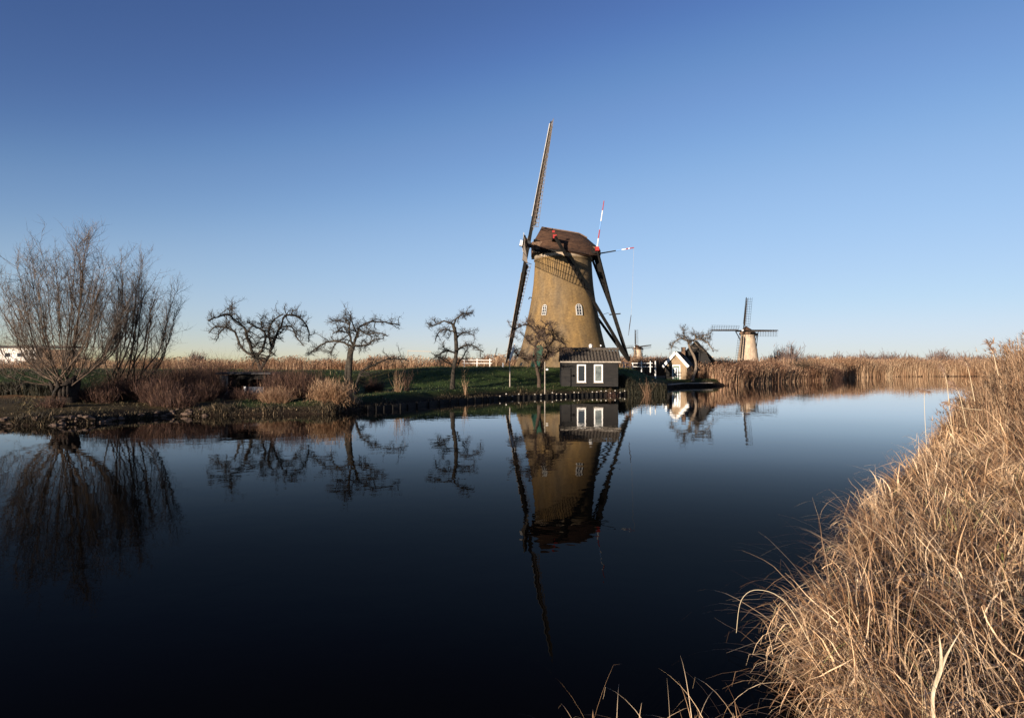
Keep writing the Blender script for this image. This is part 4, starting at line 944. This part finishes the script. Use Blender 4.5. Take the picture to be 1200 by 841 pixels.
# ------------------------------------------------------------------ foreground bank
def fore():
    parts = []; litter = []
    def on_bank(x, y): return ~inside(x, y, river)
    # tussocks
    T_ = []
    for (y0, y1, dens, bl, ln, wd) in [(1.6, 6, 3.0, 250, 1.0, .0085), (6, 11, 2.6, 190, 1.05, .0105), (11, 18, 2.2, 130, 1.15, .014), (18, 32, 1.5, 90, 1.25, .018)]:
        area_n = int((y1 - y0) * (y1 * .85 + 4) * dens)
        tx = U(-.5, y1 * .85 + 3.5, area_n); ty = U(y0, y1, area_n)
        ok = on_bank(tx, ty) & (tx / ty < .95) & (seg_dist(tx, ty, right_shore) < 14) & ~((tx < 1.7) & (ty < 3.3)) & (np.hypot(tx, ty) > 1.9)
        tx, ty = tx[ok], ty[ok]
        for a, b in zip(tx, ty): T_.append((a, b, bl, ln, wd))
    # tussocks right at the water line
    sh = np.array(right_shore[::-1])
    seg = np.hypot(np.diff(sh[:, 0]), np.diff(sh[:, 1])); cs = np.concatenate([[0], np.cumsum(seg)])
    s0 = cs[4]; 
    s_ = s0; random.seed(3)
    while True:
        x = np.interp(s_, cs, sh[:, 0]); y = np.interp(s_, cs, sh[:, 1])
        if y > 30: break
        if x > .9: T_.append((x + random.uniform(.0, .25), y - random.uniform(0, .1), 240 if y < 9 else 150, 1.0, .0075 + .0006 * y))
        s_ += .32 + .03 * y
    for (tx, ty, bl, ln, wd) in T_:
        n = int(bl * rng.uniform(.7, 1.3)); a = U(0, 6.28, n); r_ = np.abs(rng.normal(0, .12, n)) * (1 + ty * .05)
        x = tx + np.cos(a) * r_; y = ty + np.sin(a) * r_; z = height(x, y)
        # prevailing lie of the grass, changing slowly over the bank
        wind = 2.9 + 1.3 * math.sin(tx * .7 + 1.2) * math.cos(ty * .55) + rng.normal(0, .5); fac = rng.uniform(.25, .8)
        ax = np.cos(a) * (1 - fac) + math.cos(wind) * fac + rng.normal(0, .35, n); ay = np.sin(a) * (1 - fac) + math.sin(wind) * fac + rng.normal(0, .35, n)
        az = np.arctan2(ay, ax); hs = rng.uniform(.6, 1.1)
        L_ = ln * hs * U(.45, 1.15, n)
        kp = U(.25, 1.35, n); ka = U(.4, 1.9, n)
        V, Q, _ = ribbon_arrays(np.stack([x, y, z - .03], 1), az, L_, np.abs(rng.normal(.12, .28, n)), np.abs(rng.normal(1.85, .95, n)), wd * U(.45, 1.3, n) * np.where(U(0, 1, n) > .88, 2.2, 1), 9, 1.35, U(-1.3, 1.3, n), (kp, ka), .13)
        parts.append((V, Q))
    # long single arching blades
    n = 2600; y = 2.2 + 9 * U(0, 1, n) ** 1.3; x = U(0, 1, n) * (y * .85) + .6; ok = on_bank(x, y) & (np.hypot(x, y) > 2.2) & ~((x < 1.7) & (y < 3.3)); x, y = x[ok], y[ok]; n = len(x)
    V, Q, _ = ribbon_arrays(np.stack([x, y, height(x, y)], 1), rng.normal(2.6, 1.2, n), U(1.0, 1.7, n), U(0, .5, n), U(1.2, 2.3, n), U(.005, .010, n), 12, 1.3, U(-.9, .9, n), None, .07); parts.append((V, Q))
    # flat broken leaves mixed in
    n = 5200; y = 2.2 + 11 * U(0, 1, n) ** 1.4; x = U(0, 1, n) * (y * .85) + .6; ok = on_bank(x, y) & (np.hypot(x, y) > 2.2) & ~((x < 1.9) & (y < 3.6)); x, y = x[ok], y[ok]; n = len(x)
    V, Q, _ = ribbon_arrays(np.stack([x, y, height(x, y) + U(.05, .5, n)], 1), U(0, 6.28, n), U(.12, .5, n), U(.4, 2.0, n), U(-.5, 1.2, n), U(.010, .019, n), 5, 1.3, U(-1.5, 1.5, n), (U(.2, 1.2, n), U(.3, 1.6, n)), .2); parts.append((V, Q))
    V, Q = merge(parts)
    tag(np_mesh('dry_grass', V, Q, M['straw'], loc=(3, 5, 0)), 'long arching straw coloured grass covering the near bank', 'grass', kind='stuff')
    # litter lying between the tussocks
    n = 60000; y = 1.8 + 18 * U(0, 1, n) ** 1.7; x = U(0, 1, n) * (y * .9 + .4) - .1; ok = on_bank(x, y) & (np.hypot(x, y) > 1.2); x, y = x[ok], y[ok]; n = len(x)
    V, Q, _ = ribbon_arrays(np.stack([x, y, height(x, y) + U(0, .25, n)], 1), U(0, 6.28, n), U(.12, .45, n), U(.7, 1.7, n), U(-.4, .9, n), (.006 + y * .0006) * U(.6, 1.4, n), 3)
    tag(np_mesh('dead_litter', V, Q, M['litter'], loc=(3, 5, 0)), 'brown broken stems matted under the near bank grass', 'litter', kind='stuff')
fore()
# sparse wisps at the bottom edge of the view
n = 150; x = U(.4, 1.7, n); y = U(4.25, 4.7, n); 
V, Q, _ = ribbon_arrays(np.stack([x, y, np.full(n, -.1)], 1), U(0, 6.28, n), U(.6, .98, n), U(0, .6, n), U(.6, 2.4, n), U(.004, .007, n), 9, 1.3, U(-.8, .8, n), (U(.5, 1.3, n), U(.6, 1.7, n)))
tag(np_mesh('grass_wisp', V, Q, M['straw'], loc=(.8, 3.1, .35)), 'thin wisps of dry grass rising from the water edge by the camera', 'grass', kind='stuff')
# tall reeds on the right bank
def tall_reeds():
    n = 15000; s = U(0, 1, n); y = 13 + 62 * s ** 1.25; shx = np.interp(y, [p[1] for p in right_shore[::-1] if 2.5 < p[1] < 157], [p[0] for p in right_shore[::-1] if 2.5 < p[1] < 157])
    x = shx + np.abs(rng.normal(0, 1, n)) * (.16 * y) + .12 * y * (y < 22) * sm(22, 14, y) + 1.0 * (y < 24); ok = (x / y < .86); x, y = x[ok], y[ok]; n = len(x); z = height(x, y)
    edge = np.clip((x - np.interp(y, [p[1] for p in right_shore[::-1] if 2.5 < p[1] < 157], [p[0] for p in right_shore[::-1] if 2.5 < p[1] < 157])) / 2.5, .35, 1)
    hh = (1.0 + 1.75 * sm(13, 23, y)) * U(.7, 1.12, n) * edge ** .7
    V1, Q1, P1 = ribbon_arrays(np.stack([x, y, z - .05], 1), rng.normal(2.6, 1.4, n), hh, np.abs(rng.normal(.06, .1, n)), U(.05, .55, n), (.007 + .0006 * y) * U(.7, 1.3, n), 6, 1.8, U(-1, 1, n))
    parts = [(V1, Q1)]
    for _ in range(3):     # leaves
        i = rng.integers(1, 5, n); B = P1[np.arange(n), i]
        V2, Q2, _ = ribbon_arrays(B, U(0, 6.28, n), U(.25, .6, n), U(.2, .8, n), U(.5, 1.9, n), (.010 + .0006 * y) * U(.6, 1.2, n), 4); parts.append((V2, Q2))
    k = n // 3; B = P1[:k, -1]
    for _ in range(6):
        V2, Q2, _ = ribbon_arrays(B - np.array([0, 0, .1]), rng.normal(2.8, .9, k), U(.12, .3, k), U(.1, .9, k), U(.3, 1.3, k), (.008 + .0005 * y[:k]) * U(.8, 1.3, k), 3); parts.append((V2, Q2))
    V, Q = merge(parts); tag(np_mesh('tall_reeds', V, Q, M['reed'], loc=(20, 25, 0)), 'tall feathery reeds rising along the right bank', 'reeds', kind='stuff')
tall_reeds()
# single reeds that stand clear of the mass
def reed(path, D, label, head=True, r_=.008, seed=0):
    P_ = [at(px, py, D) for px, py in path]; o = empty('reed_stalk', P_[0], 0, label, 'reed', 'single reeds leaning over the water')
    org = P_[0]; pts = [p - org for p in smooth_path(P_, 5)]; MB().tube(pts, [r_ * (1 - .5 * k / (len(pts) - 1)) for k in range(len(pts))], 5).build('stem', M['greywood'] if False else M['paledry'], o)
    if head:
        rr = random.Random(seed); b = MB(); d = (pts[-1] - pts[-4]).normalized()
        for k in range(46):
            s0 = pts[-1] - d * rr.uniform(0, .3); dd_ = (d * 1.2 + Vector((rr.gauss(0, .5), rr.gauss(0, .5), rr.gauss(-.1, .4)))).normalized()
            b.tube([s0, s0 + dd_ * .09, s0 + dd_ * .15 + Vector((0, 0, -.03))], [.004, .007, .002], 3)
        b.build('seed_head', M['plume'], o)
M['paledry'] = mat('pale_dry_stem', (.42, .33, .2), (.55, .45, .3), 3, .6, trans=.0)
M['plume'] = mat('reed_plume', None, island=[(0, (.10, .06, .04)), (1, (.26, .17, .12))])
reed([(1087, 545), (1084, 500), (1083, 462), (1086, 458)], 19, 'slim pale reed farthest left standing over the water', True, .007, 1)
reed([(1118, 520), (1113, 485), (1109, 445), (1103, 430)], 18, 'pale reed with drooping brown seed head second from the left', True, .009, 2)
reed([(1132, 500), (1124, 462), (1115, 448)], 18, 'bent reed leaning left with brown head near the tall reeds', True, .008, 3)
reed([(1150, 480), (1130, 478), (1110, 472)], 16, 'reed lying almost flat over the water with dark head', True, .007, 4)
reed([(1142, 470), (1134, 430), (1128, 420)], 17, 'short reed with fluffy head beside the tall reeds', True, .008, 5)
reed([(1170, 440), (1164, 415), (1158, 402)], 14, 'dark tipped reed rising above the crest of the tall reeds', True, .007, 6)
reed([(1012, 606), (1005, 585), (996, 575)], 11.5, 'thin reed arching left over the dark water at the middle of the bank', False, .004, 7)
reed([(955, 765), (920, 705), (888, 690), (868, 702), (862, 740)], 5.2, 'long thin blade hooked over the water from the near tussock', False, .003, 8)
# the broad bleached leaf in front
def broad_leaf():
    D = 3.3; o = empty('reed_leaf', at(1093, 850, D), 0, 'broad bleached cream leaf with twisted fork standing up at bottom right', 'leaf'); org = Vector(o.location)
    def blade(path, ws, nm, tw):
        P_ = smooth_path([at(px, py, D + dz) - org for px, py, dz in path], 5); n_ = len(P_); b = MB()
        for i, p in enumerate(P_):
            f_ = i / (n_ - 1); w = np.interp(f_, np.linspace(0, 1, len(ws)), ws) / 2; a = tw[0] + (tw[1] - tw[0]) * f_; sd = Vector((math.cos(a), math.sin(a), .1)) * w; fold = Vector((0, w * .35, 0))
            b.v += [tuple(p - sd), tuple(p + fold), tuple(p + sd)]
        for i in range(n_ - 1):
            for k in (0, 1): q = i * 3 + k; b.f.append((q, q + 1, q + 4, q + 3))
        b.build(nm, M['bleached'], o, smooth=True)
    blade([(1093, 850, 0), (1091, 815, 0), (1098, 790, 0), (1108, 765, .02), (1127, 733, .05)], [.016, .022, .036, .026, .002], 'blade', (.1, .5))
    blade([(1096, 800, 0), (1101, 775, -.02), (1099, 742, -.03)], [.014, .018, .002], 'side_blade', (.4, -.2))
M['bleached'] = mat('bleached_leaf', (.42, .33, .21), (.66, .57, .42), 22, .6, .1, 60, trans=.15)
broad_leaf()

# ------------------------------------------------------------------ camera, light, sky
cam = bpy.data.cameras.new('camera'); cam.sensor_width = 36; cam.lens = 24; cam.clip_end = 20000; cam.clip_start = .05
co = bpy.data.objects.new('camera', cam); C.objects.link(co); co.location = (0, 0, CAM_Z); co.rotation_euler = (R(90) + math.atan((HZ - 420.5) / F), 0, 0)
bpy.context.scene.camera = co
EXP = 1.2
EL, AZL = 7.6, 35.5       # sun height; degrees to the left of straight behind the camera
sd = Vector((-math.sin(R(AZL)) * math.cos(R(EL)), -math.cos(R(AZL)) * math.cos(R(EL)), math.sin(R(EL))))
su = bpy.data.lights.new('sun', 'SUN'); su.energy = 5.0; su.angle = R(.5); su.color = (1, .85, .70)
so = bpy.data.objects.new('sun', su); C.objects.link(so); so.rotation_euler = sd.to_track_quat('Z', 'Y').to_euler()
w = bpy.data.worlds.new('World'); bpy.context.scene.world = w; w.use_nodes = True; nt = w.node_tree
bg = nt.nodes['Background']; sky = nt.nodes.new('ShaderNodeTexSky'); sky.sky_type = 'NISHITA'; sky.sun_disc = False
sky.sun_elevation = R(EL); sky.sun_rotation = math.atan2(sd.x, sd.y); sky.air_density = .85; sky.dust_density = 0; sky.ozone_density = 5; sky.altitude = 0
# clear winter sky: a little more contrast between zenith and horizon than the model gives
v1 = nt.nodes.new('ShaderNodeVectorMath'); v1.operation = 'SCALE'; v1.inputs['Scale'].default_value = .06 * 2 ** .8
cv = nt.nodes.new('ShaderNodeRGBCurve'); lin = lambda v: ((v / 255 + .055) / 1.055) ** 2.4 if v > 10 else v / 255 / 12.92
for ch, pts in enumerate([[(42, 68), (57, 116), (76, 160), (100, 187), (138, 216)], [(81, 98), (103, 150), (128, 190), (155, 212), (178, 227)], [(128, 152), (153, 197), (179, 228), (206, 245)]]):
    c_ = cv.mapping.curves[ch]; c_.points[0].location = (0, 0); c_.points[1].location = (1, 1)
    for a_, b_ in pts: c_.points.new(lin(a_), lin(b_))
cv.mapping.update()
v2 = nt.nodes.new('ShaderNodeVectorMath'); v2.operation = 'SCALE'; v2.inputs['Scale'].default_value = 1 / (.1 * 2 ** EXP)
nt.links.new(sky.outputs[0], v1.inputs[0]); nt.links.new(v1.outputs[0], cv.inputs['Color']); nt.links.new(cv.outputs[0], v2.inputs[0]); nt.links.new(v2.outputs[0], bg.inputs[0])
bg.inputs[1].default_value = .1
sc = bpy.context.scene; sc.view_settings.view_transform = 'Standard'; sc.view_settings.look = 'None'; sc.view_settings.exposure = EXP; sc.view_settings.gamma = 1
sc.render.engine = 'CYCLES'; sc.render.resolution_x = 1024; sc.render.resolution_y = 717
sc.cycles.max_bounces = 6
